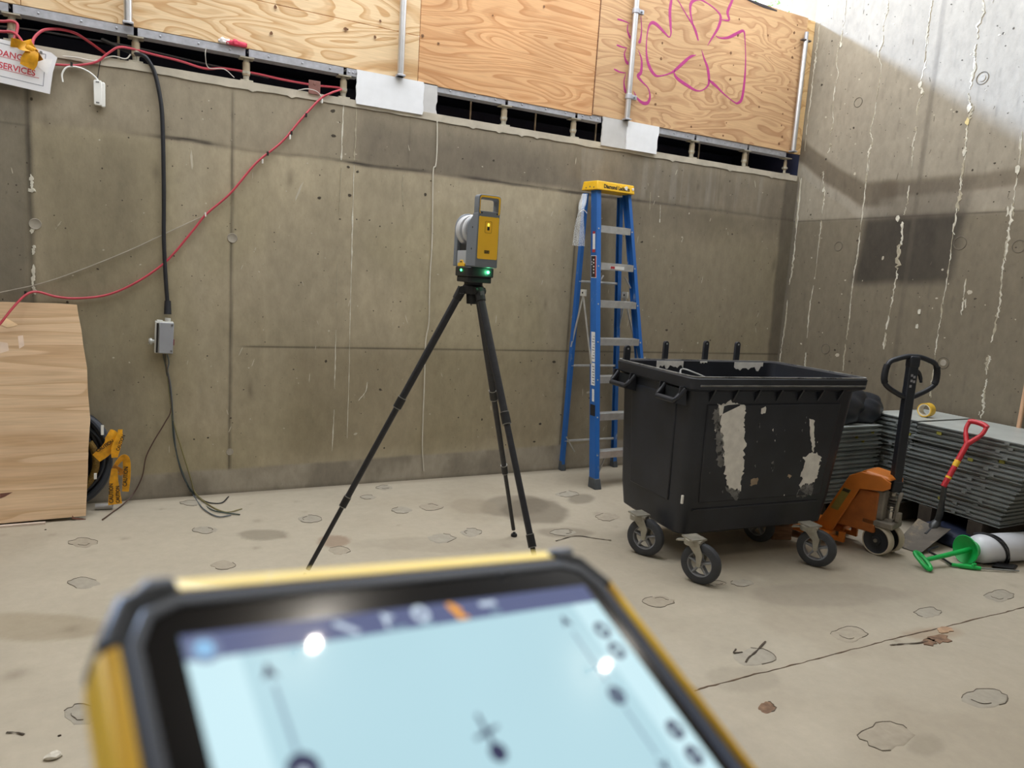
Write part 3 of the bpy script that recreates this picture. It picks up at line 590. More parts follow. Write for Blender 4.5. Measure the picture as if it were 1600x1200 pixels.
# white and grey infill boards closing the slot
def board(u0, u1, v0, v1, m, lab, yy, k):
    a = on_y(u0, v0, yy); b = on_y(u1, v1, yy); r = random.Random(k); n = 8
    z0, z1 = LEDGE-.02, HB-.004
    right = [(b.x+r.uniform(-.006, .006), z0+(z1-z0)*i/n) for i in range(n+1)]
    left = [(a.x+r.uniform(-.004, .004), z1-(z1-z0)*i/n) for i in range(n+1)]
    o = MB().prism([(p[0]-a.x, p[1]-z0) for p in right+left], (0, .012)).build('infill_board', m, smooth=False); o.location = (a.x, yy, z0); tag(o, lab, 'board')
M_WB = mat('white_board', (232, 234, 238), .6, var=.03); M_GB = mat('grey_board', (196, 195, 194), .7, var=.05)
board(557, 661, 140, 170, M_WB, 'long bright white infill board closing the slot', D-.022, 1); board(655, 682, 150, 170, M_GB, 'narrow grey board end beside the long white board', D-.009, 2)
board(942, 983, 190, 220, M_GB, 'grey board square left half of the smaller slot cover', D-.022, 3); board(981, 1028, 195, 220, M_WB, 'white board square right half of the smaller slot cover', D-.035, 4)
# bright steel tubes in front of the plywood
M_TUBE = mat('bright_tube', (206, 208, 212), .28, .85, var=.08, nscale=6)
for k, (u, v, z0, z1, lab) in enumerate([(200,20,HB-.005,4.6,'bright steel tube in front of the pale plywood at top left'),(628,60,HB-.005,4.6,'bright steel tube left of the orange plywood sheet'),(985,120,HB-.005,4.6,'bright steel tube crossing the left side of the graffiti'),(1249,150,HB-.005,4.06,'shorter steel tube with an open coupler top by the right wall')]):
    p = on_y(u, v, SY0-.045); t = thing('steel_tube', lab, 'steel tube', (p.x, SY0-.045, z0), group='upright tubes on the hoarding')
    MB().cyl((0, 0, 0), (0, 0, z1-z0), .024, n=20).build('tube', M_TUBE, t)
    MB().box((-.03, -.028, 0), (.03, .028, .014)).build('base_clip', M_GALV, t, bevel=.003)
    if k == 2:
        for hz in (.19, .87):
            c = thing_clamp = MB().cyl((0, 0, hz-.02), (0, 0, hz+.02), .031, n=16).box((.02, -.015, hz-.018), (.075, .015, hz+.018)).build('clamp', M_GALV, t, bevel=.003)
            MB().cyl((.05, -.03, hz), (.05, .03, hz), .009, n=8).build('clamp_bolt', M_GALV, c)
    if k == 3:
        MB().cyl((0, 0, z1-z0-.03), (0, 0, z1-z0+.07), .019, n=14).build('spigot', M_GALV, t)
        MB().box((-.055, -.02, z1-z0-.012), (.055, .02, z1-z0+.002)).build('collar', mat('collar_dark', (96, 88, 84), .5, .5), t, bevel=.003)
# red and white rag, brown plate
p = on_y(364, 70, D-.03)
def rag(name, lab, c, m, sx, sy, sz, seed):
    r = random.Random(seed); bm = bmesh.new(); bmesh.ops.create_icosphere(bm, subdivisions=3, radius=1)
    for v in bm.verts:
        q = 1+.22*math.sin(7*v.co.x+seed)+.2*math.sin(9*v.co.y+3*v.co.z)+r.uniform(-.06, .06); v.co = Vector((v.co.x*sx*q, v.co.y*sy*q, max(v.co.z*sz*q, -sz*.6)))
    me = bpy.data.meshes.new(name); bm.to_mesh(me); bm.free(); me.materials.append(m); me.shade_smooth(); o = bpy.data.objects.new(name, me); COL.objects.link(o); o.location = c; return o
t = thing('warning_tape_scrap', 'crumpled red and white scrap lying on the channel at the plywood foot', 'tape scrap', (p.x, D-.012, HB))
a = rag('red_piece', '', (.02, -.004, .012), mat('rag_red', (214, 66, 92), .7), .055, .018, .022, 2); a.parent = t
a = rag('white_piece', '', (-.05, -.003, .012), mat('rag_white', (232, 226, 226), .7), .04, .015, .02, 4); a.parent = t
p = on_y(491, 137, D-.012)
o = MB().box((-.04, -.004, -.045), (.04, .004, .045)).cyl((0, -.006, .025), (0, .004, .025), .01, n=10).build('clip_plate', mat('brown_plate', (132, 92, 84), .6, .3, var=.2), bevel=.002); o.location = (p.x, D-.018, p.z); tag(o, 'small brown plate hanging on the wall edge under the red cable', 'plate')

# ------------------------------------------------------------------ cables along the wall
M_RED = mat('red_cable', (186, 66, 80), .5, var=.08); M_BLK = mat('black_rubber', (32, 34, 40), .5, var=.2)
M_TIE = mat('tie_black', (24, 20, 22), .5); M_WHT = mat('white_plastic', (232, 232, 228), .4, var=.04)
def bk(pts, yy=D-.022): return [on_y(q[0], q[1], q[2] if len(q) > 2 else yy) for q in pts]
main = bk([(-30,540,5.20),(0,506,5.235),(20,481,5.275),(40,461,5.315),(58,456,5.345),(90,464),(125,466),(170,460),(215,440),(260,408),(300,362),(322,335),(360,302),(400,255),(440,222),(470,187),(500,155),(518,145),(533,138,D+.03),(490,133,D+.05),(440,124,D+.05),(400,115,D+.05),(350,107,D+.05),(320,107,D+.04),(280,95,D+.03),(235,84,D+.03),(205,76,D+.01),(185,74,D-.02),(168,84),(150,97),(120,102),(88,101),(70,100)])
t = thing('red_cable', 'long red cable sagging across the concrete wall and back along its top', 'cable', main[18])
MB().tube(main, .0072, 8, 8).build('cable_run', M_RED, t, world=True)
for u, v in ((40,458),(418,240),(455,208),(478,180),(112,101)):
    q = on_y(u, v, D-.022); MB().box((q.x-.006, q.y-.014, q.z-.012), (q.x+.006, q.y+.014, q.z+.012)).build('cable_tie', M_TIE, t, world=True)
for u, v in ((410,252),(453,214),(321,335),(503,158)):
    q = on_y(u, v, D-.022); MB().box((q.x-.004, q.y-.014, q.z-.014), (q.x+.004, q.y+.014, q.z+.014)).build('cable_tie', M_WHT, t, world=True)
lp = bk([(-30,28,D+.01),(0,33,D+.01),(18,33,D+.01),(27,38,D+.0),(26,50,D-.01),(22,63,D-.03),(30,70,D-.05)])
o = MB().tube(lp, .0082, 8, 8).build('red_cable', M_RED); tag(o, 'upper red cable end at the left frame edge, bent down at the post', 'cable')
lp = bk([(-30,46,D+.01),(0,49,D),(18,50,D-.01),(28,56,D-.03),(38,70,D-.05),(44,76,D-.05),(50,74,D-.04),(52,62,D-.02),(60,52,D),(72,46,D+.02),(95,46,D+.06),(118,52,D+.1),(140,66,D+.15),(165,84,D+.2)])
o = MB().tube(lp, .0082, 8, 8).build('red_cable', M_RED); tag(o, 'red cable arching in a loop behind the danger notice into the slot', 'cable')
# black supply cable and switch box
bc = bk([(160,62,D+.2),(195,78,D+.1),(212,84,D+.02),(222,86,D-.02),(230,92,D-.03),(241,112),(248,140),(253,175),(255,230),(256,300),(256,370),(258,420),(261,465),(262,476)])
t = thing('black_cable', 'thick black cable hanging down the wall to the grey switch box', 'cable', bc[-1])
MB().tube(bc, .0125, 10, 8).build('cable_run', M_BLK, t, world=True)
a, b = on_y(262, 470, D-.03), on_y(262, 491, D-.04); MB().cyl(a, b, .019, .023, 12).build('cable_boot', M_BLK, t, world=True)
o2 = MB().tube(bk([(-10,40,D+.25),(60,48,D+.25),(130,60,D+.25),(200,72,D+.2),(300,95,D+.25),(420,122,D+.25)]), .006, 6, 6).build('dark_wire', mat('dark_wire', (60, 58, 66), .5)); tag(o2, 'thin dark wire strung inside the slot behind the red cable', 'wire')
bx_ = on_y(256, 527, D-.045); R_ = Matrix.Translation(Vector((bx_.x, D, bx_.z))) @ Matrix.Rotation(math.radians(2), 4, 'Y')
t = thing('switch_box', 'grey rectangular switch box fixed on the wall under the black cable', 'switch box', mtx=R_)
M_GREY = mat('grey_plastic', (150, 153, 160), .45, var=.05); M_LG = mat('light_grey_plastic', (198, 198, 192), .5, var=.05)
MB().box((-.055, -.075, -.105), (.055, -.001, .105)).build('housing', M_LG, t, bevel=.006)
MB().box((-.03, -.088, -.103), (.056, -.075, .100)).build('lid', M_GREY, t, bevel=.004)
MB().box((-.046, -.079, -.1), (-.034, -.0745, .095)).build('lid_seal', M_TIE, t)
kn = MB().lathe([(.012, 0), (.012, .012), (.021, .014), (.021, .026), (.014, .034), (0, .034)], (-.055, -.045, -.03), (-1, 0, 0), 18).build('switch_knob', mat('knob_grey', (190, 192, 190), .4, .3), t)
MB().cyl((.02, -.045, .105), (.02, -.045, .128), .018, n=10).build('cable_gland', M_LG, t); MB().box((-.045, -.06, .105), (-.01, -.02, .112)).build('top_tab', M_LG, t, bevel=.002)
for z in (-.09, .09): MB().lathe([(.007, 0), (.007, .003), (0, .003)], (.045, -.088, z*.95), (0, -1, 0), 10).build('screw', mat('screw', (120, 120, 120), .4, .7), t)
MB().box((.055, -.05, -.05), (.064, -.03, -.01)).build('side_catch', mat('catch_red', (120, 50, 60), .5), t, bevel=.002)
# loose tails under the box
def gz(u, v, z=.008): return on_z(u, v, z)
tails = [([(258,553),(260,580),(266,610),(270,650),(273,690),(281,730),(293,758),(306,772)], [(322,784),(345,786),(357,776)], (36,38,42), 'black wire tail under the switch box, curling up at its end'),
         ([(255,553),(262,590),(268,640),(272,690),(284,735),(298,765),(310,780)], [(330,796),(350,801),(375,804)], (60,74,70), 'green-grey wire tail under the switch box, longest on the floor'),
         ([(261,553),(264,566),(262,580),(267,605),(271,660),(277,715),(292,757),(303,775)], [(318,795),(340,807),(361,805)], (92,100,106), 'grey wire tail under the switch box with its end lying flat'),
         ([(257,553),(263,600),(270,655),(283,700),(297,745),(305,770)], [(325,788),(352,800),(378,795)], (120,112,70), 'olive wire tail under the switch box, ending furthest right'),
         ([(256,553),(265,600),(267,640),(258,660),(240,690),(228,715),(222,745),(208,772)], [(190,790),(172,803),(160,812)], (84,62,54), 'brown wire tail from the switch box running down left to the floor')]
for a, b, c, l in tails:
    pts = bk(a, D-.018)+[gz(*q) for q in b]
    o = MB().tube(pts, .0042, 6, 6).build('wire_tail', mat('tail_%d' % c[0], c, .5)); tag(o, l, 'wire', 'loose wires under the switch box')
# white detector and its lead
pd = on_y(154, 145, D-.03); t = thing('white_detector', 'small white plastic detector dangling on the wall beside the danger notice', 'detector', (pd.x, D-.012, pd.z))
MB().prism(rrect(-.026, -.075, .018, .072, .008, 3), (-.03, 0)).build('front_shell', M_WHT, t, bevel=.004)
MB().prism(rrect(.012, -.082, .036, .066, .011, 3), (-.024, .004)).build('back_shell', M_WHT, t, bevel=.004)
for z in (-.06, .06): MB().box((-.014, -.0312, z-.004), (.004, -.030, z+.004)).build('slot_mark', mat('slot_mark', (120, 120, 120), .5), t)
o = MB().tube(bk([(98,128),(97,116),(103,106),(112,104),(125,106),(140,113),(152,124),(155,132)], D-.03), .005, 8, 6).build('white_lead', M_WHT); tag(o, 'short white lead looped over the red cable to the detector', 'wire')
o = MB().tube(bk([(98,88),(120,90),(148,95),(175,88),(196,92),(204,85)], D-.02), .004, 6, 6).build('pale_wire', mat('pale_wire', (196, 192, 184), .5)); tag(o, 'pale wire lying along the wall top left of the black cable', 'wire')
o = MB().tube(bk([(466,141),(480,139),(495,143),(502,152),(500,160)], D-.02), .0035, 6, 6).build('pale_wire', MATS['pale_wire']); tag(o, 'pale wire loop beside the small brown plate', 'wire')
o = MB().tube(bk([(322,75,D-.01),(321,88,D-.012),(326,106,D+.02),(350,108,D+.02),(366,121,D-.015)]), .0028, 6, 6).build('pale_wire', MATS['pale_wire']); tag(o, 'thin pale wire hanging from the channel below the red rag', 'wire')
o = MB().tube(bk([(157,95),(154,112),(152,126)], D-.015), .0025, 6, 6).build('dark_string', M_TIE); tag(o, 'thin dark string holding up the white detector', 'string')
o = MB().tube(bk([(-20,463),(0,457),(60,444),(120,424),(200,392),(260,364),(321,336)], D-.014), .003, 6, 4).build('grey_string', mat('grey_string', (172, 164, 150), .7)); tag(o, 'thin grey string sloping up the wall to the red cable', 'string')
o = MB().tube(bk([(683,182),(683,225),(681,258),(677,266),(676,320),(675,380),(672,430),(671,465),(670,505),(665,535),(663,600),(661,650),(660,700),(662,736)], D-.006), .0048, 6, 6).build('hanging_string', mat('white_cord', (200, 194, 180), .7)); tag(o, 'thin white cord hanging down the wall behind the tripod', 'cord')

# danger notice
br = on_y(78, 147, D-.05); bl = on_y(0, 129, D-.05); tr = on_y(83, 83, D-.055)
ex = (br-bl).normalized(); ez = (tr-br); hgt = ez.length; en = ex.cross(ez).normalized(); ez = en.cross(ex)*-1 if (en.cross(ex)).z < 0 else en.cross(ex)
Wd_ = .46
mt = basis(br-ex*Wd_, ex, ez, ex.cross(ez))   # local x right, y up, z toward the camera
t = thing('danger_notice', 'white laminated notice with red lettering hung on the wall at left', 'sign', mtx=mt)
MB().prism([(0, 0), (Wd_, 0), (Wd_+.006, hgt*.55), (Wd_+.022, hgt*.92), (Wd_-.01, hgt*1.0), (Wd_-.15, hgt*1.02), (0, hgt*1.02)], (0, .002), (0, 0, 0), (1, 0, 0), (0, 1, 0), (0, 0, 1)).build('paper', mat('paper_white', (236, 236, 240), .35, var=.02), t, smooth=False)
MB().frame([(.03, .035), (Wd_-.035, .035), (Wd_-.035, hgt*.93), (.03, hgt*.93)], [(.033, .038), (Wd_-.038, .038), (Wd_-.038, hgt*.93-.003), (.033, hgt*.93-.003)], (.002, .0026), ax=(1, 0, 0), ay=(0, 1, 0), az=(0, 0, 1)).build('border_line', mat('border_ink', (120, 122, 136), .6), t, smooth=False)
M_REDT = mat('red_ink', (206, 66, 82), .6, var=.05)
cxm = .245
text_part('DANGER', .047, M_REDT, t, Matrix.Translation((cxm+.03, .150, .0022)), align='CENTER', bold=.0008, sx=.95)
text_part('LIVE SERVICES', .047, M_REDT, t, Matrix.Translation((cxm, .082, .0022)), align='CENTER', bold=.0008, sx=.93)
MB().box((cxm-.065, .143, .002), (cxm+.125, .1455, .0028)).build('underline', M_REDT, t); MB().box((cxm-.155, .074, .002), (cxm+.155, .0765, .0028)).build('underline', M_REDT, t)
MB().lathe([(.008, 0), (.008, .004), (.004, .004)], (Wd_-.06, hgt*.94, .002), (0, 0, 1), 12).build('eyelet', mat('eyelet', (150, 150, 150), .3, .7), t)
MB().prism([(Wd_-.1, hgt*.66), (Wd_-.02, hgt*.45), (Wd_+.0, hgt*.85), (Wd_-.05, hgt*.8)], (.002, .0032), (0, 0, 0), (1, 0, 0), (0, 1, 0), (0, 0, 1)).build('curled_laminate', mat('laminate', (246, 247, 250), .15), t)
M_YT = mat('yellow_tape', (226, 162, 26), .55, var=.2, nscale=30)
def strip(pts, wd, nrm=(0, -1, 0), th=.0015, tw=None, sm=6):
    P = spline([Vector(p) for p in pts], sm); n = len(P); mb = MB(); N0 = Vector(nrm).normalized(); vs_ = []
    for i in range(n):
        T = (P[min(n-1, i+1)]-P[max(0, i-1)]).normalized(); a = (tw(i/(n-1)) if tw else 0)
        s_ = T.cross(N0).normalized(); s_ = Matrix.Rotation(a, 3, T) @ s_; q = s_.cross(T).normalized()*th; ww = wd(i/(n-1)) if callable(wd) else wd
        vs_ += [P[i]-s_*ww/2, P[i]+s_*ww/2, P[i]+s_*ww/2+q, P[i]-s_*ww/2+q]
    fs = [(4*i+k, 4*i+(k+1) % 4, 4*i+4+(k+1) % 4, 4*i+4+k) for i in range(n-1) for k in range(4)]+[(3, 2, 1, 0), tuple(range(4*n-4, 4*n))]
    return mb.add(vs_, fs)
kp = on_y(48, 76, D-.085); t = thing('yellow_ribbon', 'yellow plastic ribbon knotted over the danger notice and red cables', 'ribbon', kp)
strip(bk([(17,66,D-.06),(28,68,D-.08),(38,74,D-.09),(50,76,D-.085)]), .05, tw=lambda s: .6*math.sin(6*s)).build('tie_band', M_YT, t, world=True)
strip(bk([(42,63,D-.06),(46,70,D-.09),(52,78,D-.09),(57,77,D-.075)]), lambda s: .05-.02*s, tw=lambda s: .5*math.sin(5*s)).build('knot_band', M_YT, t, world=True)
strip(bk([(51,77,D-.09),(49,86,D-.1),(46,95,D-.095),(42,105,D-.09)]), lambda s: .05+.035*math.sin(2.6*s), tw=lambda s: .3*math.sin(4*s)).build('tail', M_YT, t, world=True)
strip(bk([(54,78,D-.09),(58,86,D-.085),(63,95,D-.08)]), lambda s: .04, tw=lambda s: .9-.4*s).build('tail', mat('yellow_tape_dark', (176, 122, 22), .6, var=.3, nscale=30), t, world=True)
bm_ = bmesh.new(); bmesh.ops.create_icosphere(bm_, subdivisions=2, radius=.022); me = bpy.data.meshes.new('knot'); bm_.to_mesh(me); bm_.free(); me.materials.append(M_YT); o = bpy.data.objects.new('knot', me); COL.objects.link(o); o.parent = t; o.scale = (1.3, .8, 1)

# ------------------------------------------------------------------ plywood offcut leaning at left, coil behind it
t0 = on_z(0, 822); t1 = on_z(134, 812); tp0 = on_y(0, 471, D-.035); tp1 = on_y(120, 476, D-.035)
ux = Vector((1, 0, 0)); bY = 5.055
lean = Vector((0, (D-.035)-bY, 1.312)).normalized(); nrm = Vector((0, -lean.z, lean.y))
mt = basis((-.27, bY, .006), (1, 0, 0), lean, nrm)
t = thing('plywood_offcut', 'large pale plywood offcut leaning against the wall at the left edge', 'plywood board', mtx=mt)
hh = 1.335
def edge_pt(u, v):   # pixel on the leaning plane -> local
    d = ray(u, v); O = mt.to_translation(); s_ = (O-CPOS).dot(nrm)/d.dot(nrm); q = mt.inverted() @ (CPOS+d*s_); return (q.x, q.y)
right = [edge_pt(*q) for q in ((134,806),(137,740),(138,700),(141,655),(137,610),(136,575),(130,540),(127,515),(122,490),(120,476))]
MB().prism([(-1.2, 0)]+right+[(right[-1][0]-.12, right[-1][1]+.004), (-.6, hh-.0), (-1.2, hh)], (-.018, 0), (0, 0, 0), (1, 0, 0), (0, 1, 0), (0, 0, 1)).build('board', None or plywood('ply_straight', (220, 190, 155), (201, 167, 130), .35, 1, 3.0, .5, 9), t, bevel=.001, smooth=False)
# straight-grain map needs the local up axis stretched
nt = MATS.get('x'); 
for n_ in bpy.data.materials['ply_straight'].node_tree.nodes:
    if n_.type == 'MAPPING':
        s_ = n_.inputs['Scale'].default_value; n_.inputs['Scale'].default_value = (.30, 4.2, 1) if s_[2] < 50 else (4, 90, 4)
def loc_poly(pts): return [edge_pt(*q) for q in pts]
MB().prism(loc_poly([(10,497),(26,506),(28,508),(12,512),(2,508)]), (0, .002), (0, 0, 0), (1, 0, 0), (0, 1, 0), (0, 0, 1)).build('torn_veneer', mat('veneer_torn', (236, 206, 164), .8), t, smooth=False)
for q in [[(0,534),(12,536),(14,548),(0,552)],[(28,525),(36,524),(38,540),(30,545)]]:
    MB().prism(loc_poly(q), (0, .0006), (0, 0, 0), (1, 0, 0), (0, 1, 0), (0, 0, 1)).build('paint_smudge', mat('smudge', (226, 204, 184), .8), t, smooth=False)
MB().prism(loc_poly([(0,771),(20,769),(8,776),(0,779)]), (0, .001), (0, 0, 0), (1, 0, 0), (0, 1, 0), (0, 0, 1)).build('split_mark', mat('split_dark', (112, 74, 60), .8), t, smooth=False)
MB().prism(loc_poly([(113,805),(115,808),(134,811),(134,813),(112,811)]), (0, .001), (0, 0, 0), (1, 0, 0), (0, 1, 0), (0, 0, 1)).build('split_mark', MATS['split_dark'], t, smooth=False)
o = MB().box((-.6, -.012, 0), (.0, .012, .012)).build('timber_batten', mat('batten_pale', (206, 190, 176), .8)); o.location = (-.48, 5.035, 0); tag(o, 'thin pale batten lying on the floor at the foot of the plywood offcut', 'batten')
# coil of hoses
cc = Vector((-.425, D-.082, .335)); t = thing('cable_coil', 'coil of thick black cable standing behind the plywood offcut', 'cable coil', (cc.x, cc.y, 0))
rr = random.Random(8)
for k in range(13):
    R1 = .315-.024*(k % 6); dy = -.04+.024*(k % 4)+rr.uniform(-.006, .006); ph = rr.uniform(0, 6)
    pts = [(cc.x+(R1+.012*math.sin(2*a+ph))*math.cos(a)*.93, cc.y+dy+.012*math.sin(a+ph), .012+.315+.016+(R1+.008*math.cos(3*a+ph))*math.sin(a)) for a in [2*math.pi*i/28 for i in range(28)]]
    MB().tube(pts, .0125 if k % 3 else .016, 8, 2, closed=True).build('cable_loop', [M_BLK, mat('dark_hose', (52, 58, 68), .5), mat('ochre_hose', (128, 98, 36), .6, var=.3, nscale=60, stretch=(1, 1, 4))][0 if k % 4 else 1], t, world=True)
pts = [(cc.x+.225*math.cos(a)*.93, cc.y-.058, .32+.225*math.sin(a)) for a in [-1.3+1.9*i/10 for i in range(11)]]
MB().tube(pts, .022, 10, 2).build('ribbed_sleeve', mat('ochre_ribbed', (120, 94, 40), .7, var=.5, nscale=90), t, world=True)
for u, v, l in ((160,672,.03),(149,744,.018)):
    q = on_y(u, v, D-.2); MB().box((q.x-.008, q.y-.008, q.z-l), (q.x+.008, q.y+.008, q.z+l)).build('white_tag', M_WHT, t, world=True)
t = thing('caution_tape', 'yellow caution tape tied round the cable coil with loose tails', 'caution tape', (-.17, D-.2, 0))
M_TXT = mat('tape_print', (30, 26, 20), .7)
yy = D-.20
strip(bk([(150,716),(163,706),(173,694),(175,682),(168,678)], yy), lambda s: .062+.02*math.sin(3*s), tw=lambda s: .35*math.sin(3*s)).build('band', M_YT, t, world=True)
strip(bk([(179,715),(181,700),(186,684),(188,671)], yy), lambda s: .03+.03*math.sin(3.14*min(1, s+.1)), tw=lambda s: .5).build('tail', M_YT, t, world=True)
strip(bk([(180,728),(186,720),(194,714),(198,722),(198,745),(196,768)], yy-.01), lambda s: .028+.028*s*(1.2-s)*2, tw=lambda s: .7-.5*s).build('tail', M_YT, t, world=True)
strip(bk([(179,732),(178,750),(179,770),(180,788)], yy-.015), lambda s: .035+.045*s, tw=lambda s: .2*math.sin(4*s)).build('tail', M_YT, t, world=True)
strip(bk([(177,728),(183,731),(190,737),(186,742)], yy-.02), lambda s: .03, tw=lambda s: .6*math.sin(5*s)).build('knot', mat('tape_shadow_side', (186, 122, 30), .6, var=.3, nscale=30), t, world=True)
inv = t.matrix_basis.inverted()
for (u, v), ang, s_, b_ in (((177,786),90,.034,'CAUTION'),((187,786),90,.03,'CAUTION'),((198,760),86,.034,'CAUTION'),((152,707),34,.03,'CAUTION'),((186,705),70,.028,'CAUTION')):
    q = on_y(u, v, yy-.0215 if v > 720 else yy-.012); text_part(b_, s_, M_TXT, t, inv @ Matrix.Translation(q) @ Matrix.Rotation(math.radians(90), 4, 'X') @ Matrix.Rotation(math.radians(ang), 4, 'Z'), name='tape_print', sx=.85, bold=.0006)
a, b = on_z(149, 792, .02), on_z(176, 791, .02)
o = MB().lathe([(.015, 0), (.020, 0), (.020, (b-a).length), (.015, (b-a).length), (.015, 0)], (0, 0, 0), (b-a), 16).build('conduit_offcut', mat('conduit_grey', (160, 158, 156), .5)); o.location = (a.x, a.y, .0205); tag(o, 'short grey conduit offcut lying beside the caution tape', 'pipe')

# ------------------------------------------------------------------ blue stepladder leaning on the wall
M_BLUE = mat('ladder_blue', (34, 96, 170), .5, var=.14, nscale=6, stretch=(1, 1, .4), wear=(150, 164, 178), wear_amt=.42, wear_scale=14)
M_ALU = mat('ladder_alu', (192, 192, 190), .4, .55, var=.12, nscale=20)
M_YEL = mat('ladder_yellow', (236, 184, 32), .5, var=.06); M_FOOT = mat('ladder_foot', (74, 78, 82), .7, var=.2)
LT = thing('step_ladder', 'blue fibreglass stepladder with yellow top leaning on the back wall', 'ladder', (3.6, 5.05, 0))
FLb, FRb = Vector((3.315, 4.765, 0)), Vector((3.93, 4.80, 0)); FLt, FRt = Vector((3.345, 5.13, 2.40)), Vector((3.70, 5.15, 2.40))
RLb, RRb = Vector((3.345, 5.345, 0)), Vector((3.925, 5.365, 0)); RLt, RRt = Vector((3.315, 5.245, 2.38)), Vector((3.68, 5.265, 2.38))
def rail(a, b, wx, wy, z0, z1, name, m, side):
    """C-section rail between heights"""
    p = a+(b-a)*(z0/(b.z)); q = a+(b-a)*(z1/b.z); th = .006; mb = MB()
    for (x0, x1, y0, y1) in ((0, wx, 0, th), (0, wx, wy-th, wy), ((0 if side < 0 else wx-th), (th if side < 0 else wx), th, wy-th)):
        mb.hexa([p+Vector((x, y, 0)) for x, y in ((x0, y0), (x1, y0), (x1, y1), (x0, y1))]+[q+Vector((x, y, 0)) for x, y in ((x0, y0), (x1, y0), (x1, y1), (x0, y1))])
    return mb.build(name, m, LT, world=True, smooth=False)
rail(FLb-Vector((.0, 0, 0)), FLt, .042, .085, .06, 2.40, 'front_rail', M_BLUE, -1); rail(FRb-Vector((.03, 0, 0)), FRt-Vector((.03, 0, 0)), .03, .085, .06, 2.40, 'front_rail', M_BLUE, 1)
rail(RLb, RLt, .03, .045, .05, 2.38, 'rear_rail', M_BLUE, -1); rail(RRb-Vector((.03, .03, 0)), RRt-Vector((.03, .03, 0)), .034, .045, .05, 2.38, 'rear_rail', M_BLUE, 1)
for z in (.30, .605, .905, 1.21, 1.515, 1.82, 2.12):
    f_ = z/2.4; a = FLb.lerp(FLt, f_); b = FRb.lerp(FRt, f_)
    st = MB().hexa([a+Vector((.044, -.004, -.055)), b+Vector((-.032, -.004, -.055)), b+Vector((-.032, .004, -.055)), a+Vector((.044, .004, -.055)), a+Vector((.044, -.004, 0)), b+Vector((-.032, -.004, 0)), b+Vector((-.032, .004, 0)), a+Vector((.044, .004, 0))])
    st.hexa([a+Vector((.044, 0, -.006)), b+Vector((-.032, 0, -.006)), b+Vector((-.032, .085, -.006)), a+Vector((.044, .085, -.006)), a+Vector((.044, 0, 0)), b+Vector((-.032, 0, 0)), b+Vector((-.032, .085, 0)), a+Vector((.044, .085, 0))])
    o = st.build('step', M_ALU, LT, world=True, smooth=False)
    rb = MB()
    for k in range(3): y = .015+.026*k; rb.hexa([a+Vector((.05, y, 0)), b+Vector((-.04, y, 0)), b+Vector((-.04, y+.006, 0)), a+Vector((.05, y+.006, 0)), a+Vector((.05, y, .003)), b+Vector((-.04, y, .003)), b+Vector((-.04, y+.006, .003)), a+Vector((.05, y+.006, .003))])
    rb.build('tread_rib', M_ALU, o, world=False, smooth=False); o.children[0].data.transform(LT.matrix_basis.inverted())
    for q in (a+Vector((.020, -.004, -.028)), b+Vector((-.018, -.004, -.028))): MB().lathe([(.007, 0), (.006, .003), (0, .004)], q+Vector((0, 0, 0)), (0, -1, 0), 10).build('rivet', M_ALU, LT, world=True)
for z in (.27, .94, 1.66):
    f_ = z/2.38; a = RLb.lerp(RLt, f_)+Vector((.01, .01, 0)); b = RRb.lerp(RRt, f_)+Vector((-.01, -.01, 0))
    MB().cyl(a, b, .011, n=8).build('rear_bar', M_ALU, LT, world=True)
for z, sgn in ((.24, 1), (1.72, 1)):   # corner braces
    f_ = z/2.4; a = FLb.lerp(FLt, f_); b = FRb.lerp(FRt, f_); dz = -.20 if z < 1 else -.09
    MB().cyl(a+Vector((.12, .04, .0)) if z < 1 else a+Vector((.09, .03, 0)), a+Vector((.045, .04, dz)), .007, n=6).build('brace', M_ALU, LT, world=True)
    MB().cyl(b+Vector((-.1, .04, 0)), b+Vector((-.032, .04, dz)), .007, n=6).build('brace', M_ALU, LT, world=True)
MB().tube([RLb.lerp(RLt, .13)+Vector((.02, 0, 0)), RLb.lerp(RLt, .07)+Vector((.12, 0, -.0))], .006, 6).build('brace', M_ALU, LT, world=True)
# folded spreaders on both sides
def spreader(A0, A1, R0, R1, xo):
    a = A0.lerp(A1, 1.0/2.4)+Vector((xo, .05, 0)); h = A0.lerp(A1, 1.56/2.4)+Vector((xo, .09, 0)); c = R0.lerp(R1, 1.10/2.38)+Vector((xo, .01, 0))
    h = Vector((h.x, (A0.lerp(A1, 1.56/2.4).y+.085+R0.lerp(R1, 1.56/2.38).y)/2, 1.56))
    sp = MB().hexa([p+Vector(q) for p in (a, h) for q in ((0, 0, 0), (.004, 0, 0), (.004, .022, 0), (0, .022, 0))]).build('spreader', M_ALU, LT, world=True, smooth=False)
    MB().hexa([p+Vector(q) for p in (c, h) for q in ((.005, 0, 0), (.009, 0, 0), (.009, .022, 0), (.005, .022, 0))]).build('spreader', M_ALU, LT, world=True, smooth=False)
    o = MB().box((h.x-.004, h.y-.03, h.z-.02), (h.x+.012, h.y+.045, h.z+.035)).build('spreader_hinge', mat('alu_bright', (214, 214, 208), .4, .3), LT, world=True, bevel=.003)
    MB().cyl((h.x-.008, h.y+.008, h.z+.008), (h.x, h.y+.008, h.z+.008), .008, n=8).build('rivet', M_TIE, LT, world=True)
spreader(FLb, FLt, RLb, RLt, -.006); spreader(FRb, FRt, RRb, RRt, -.012)
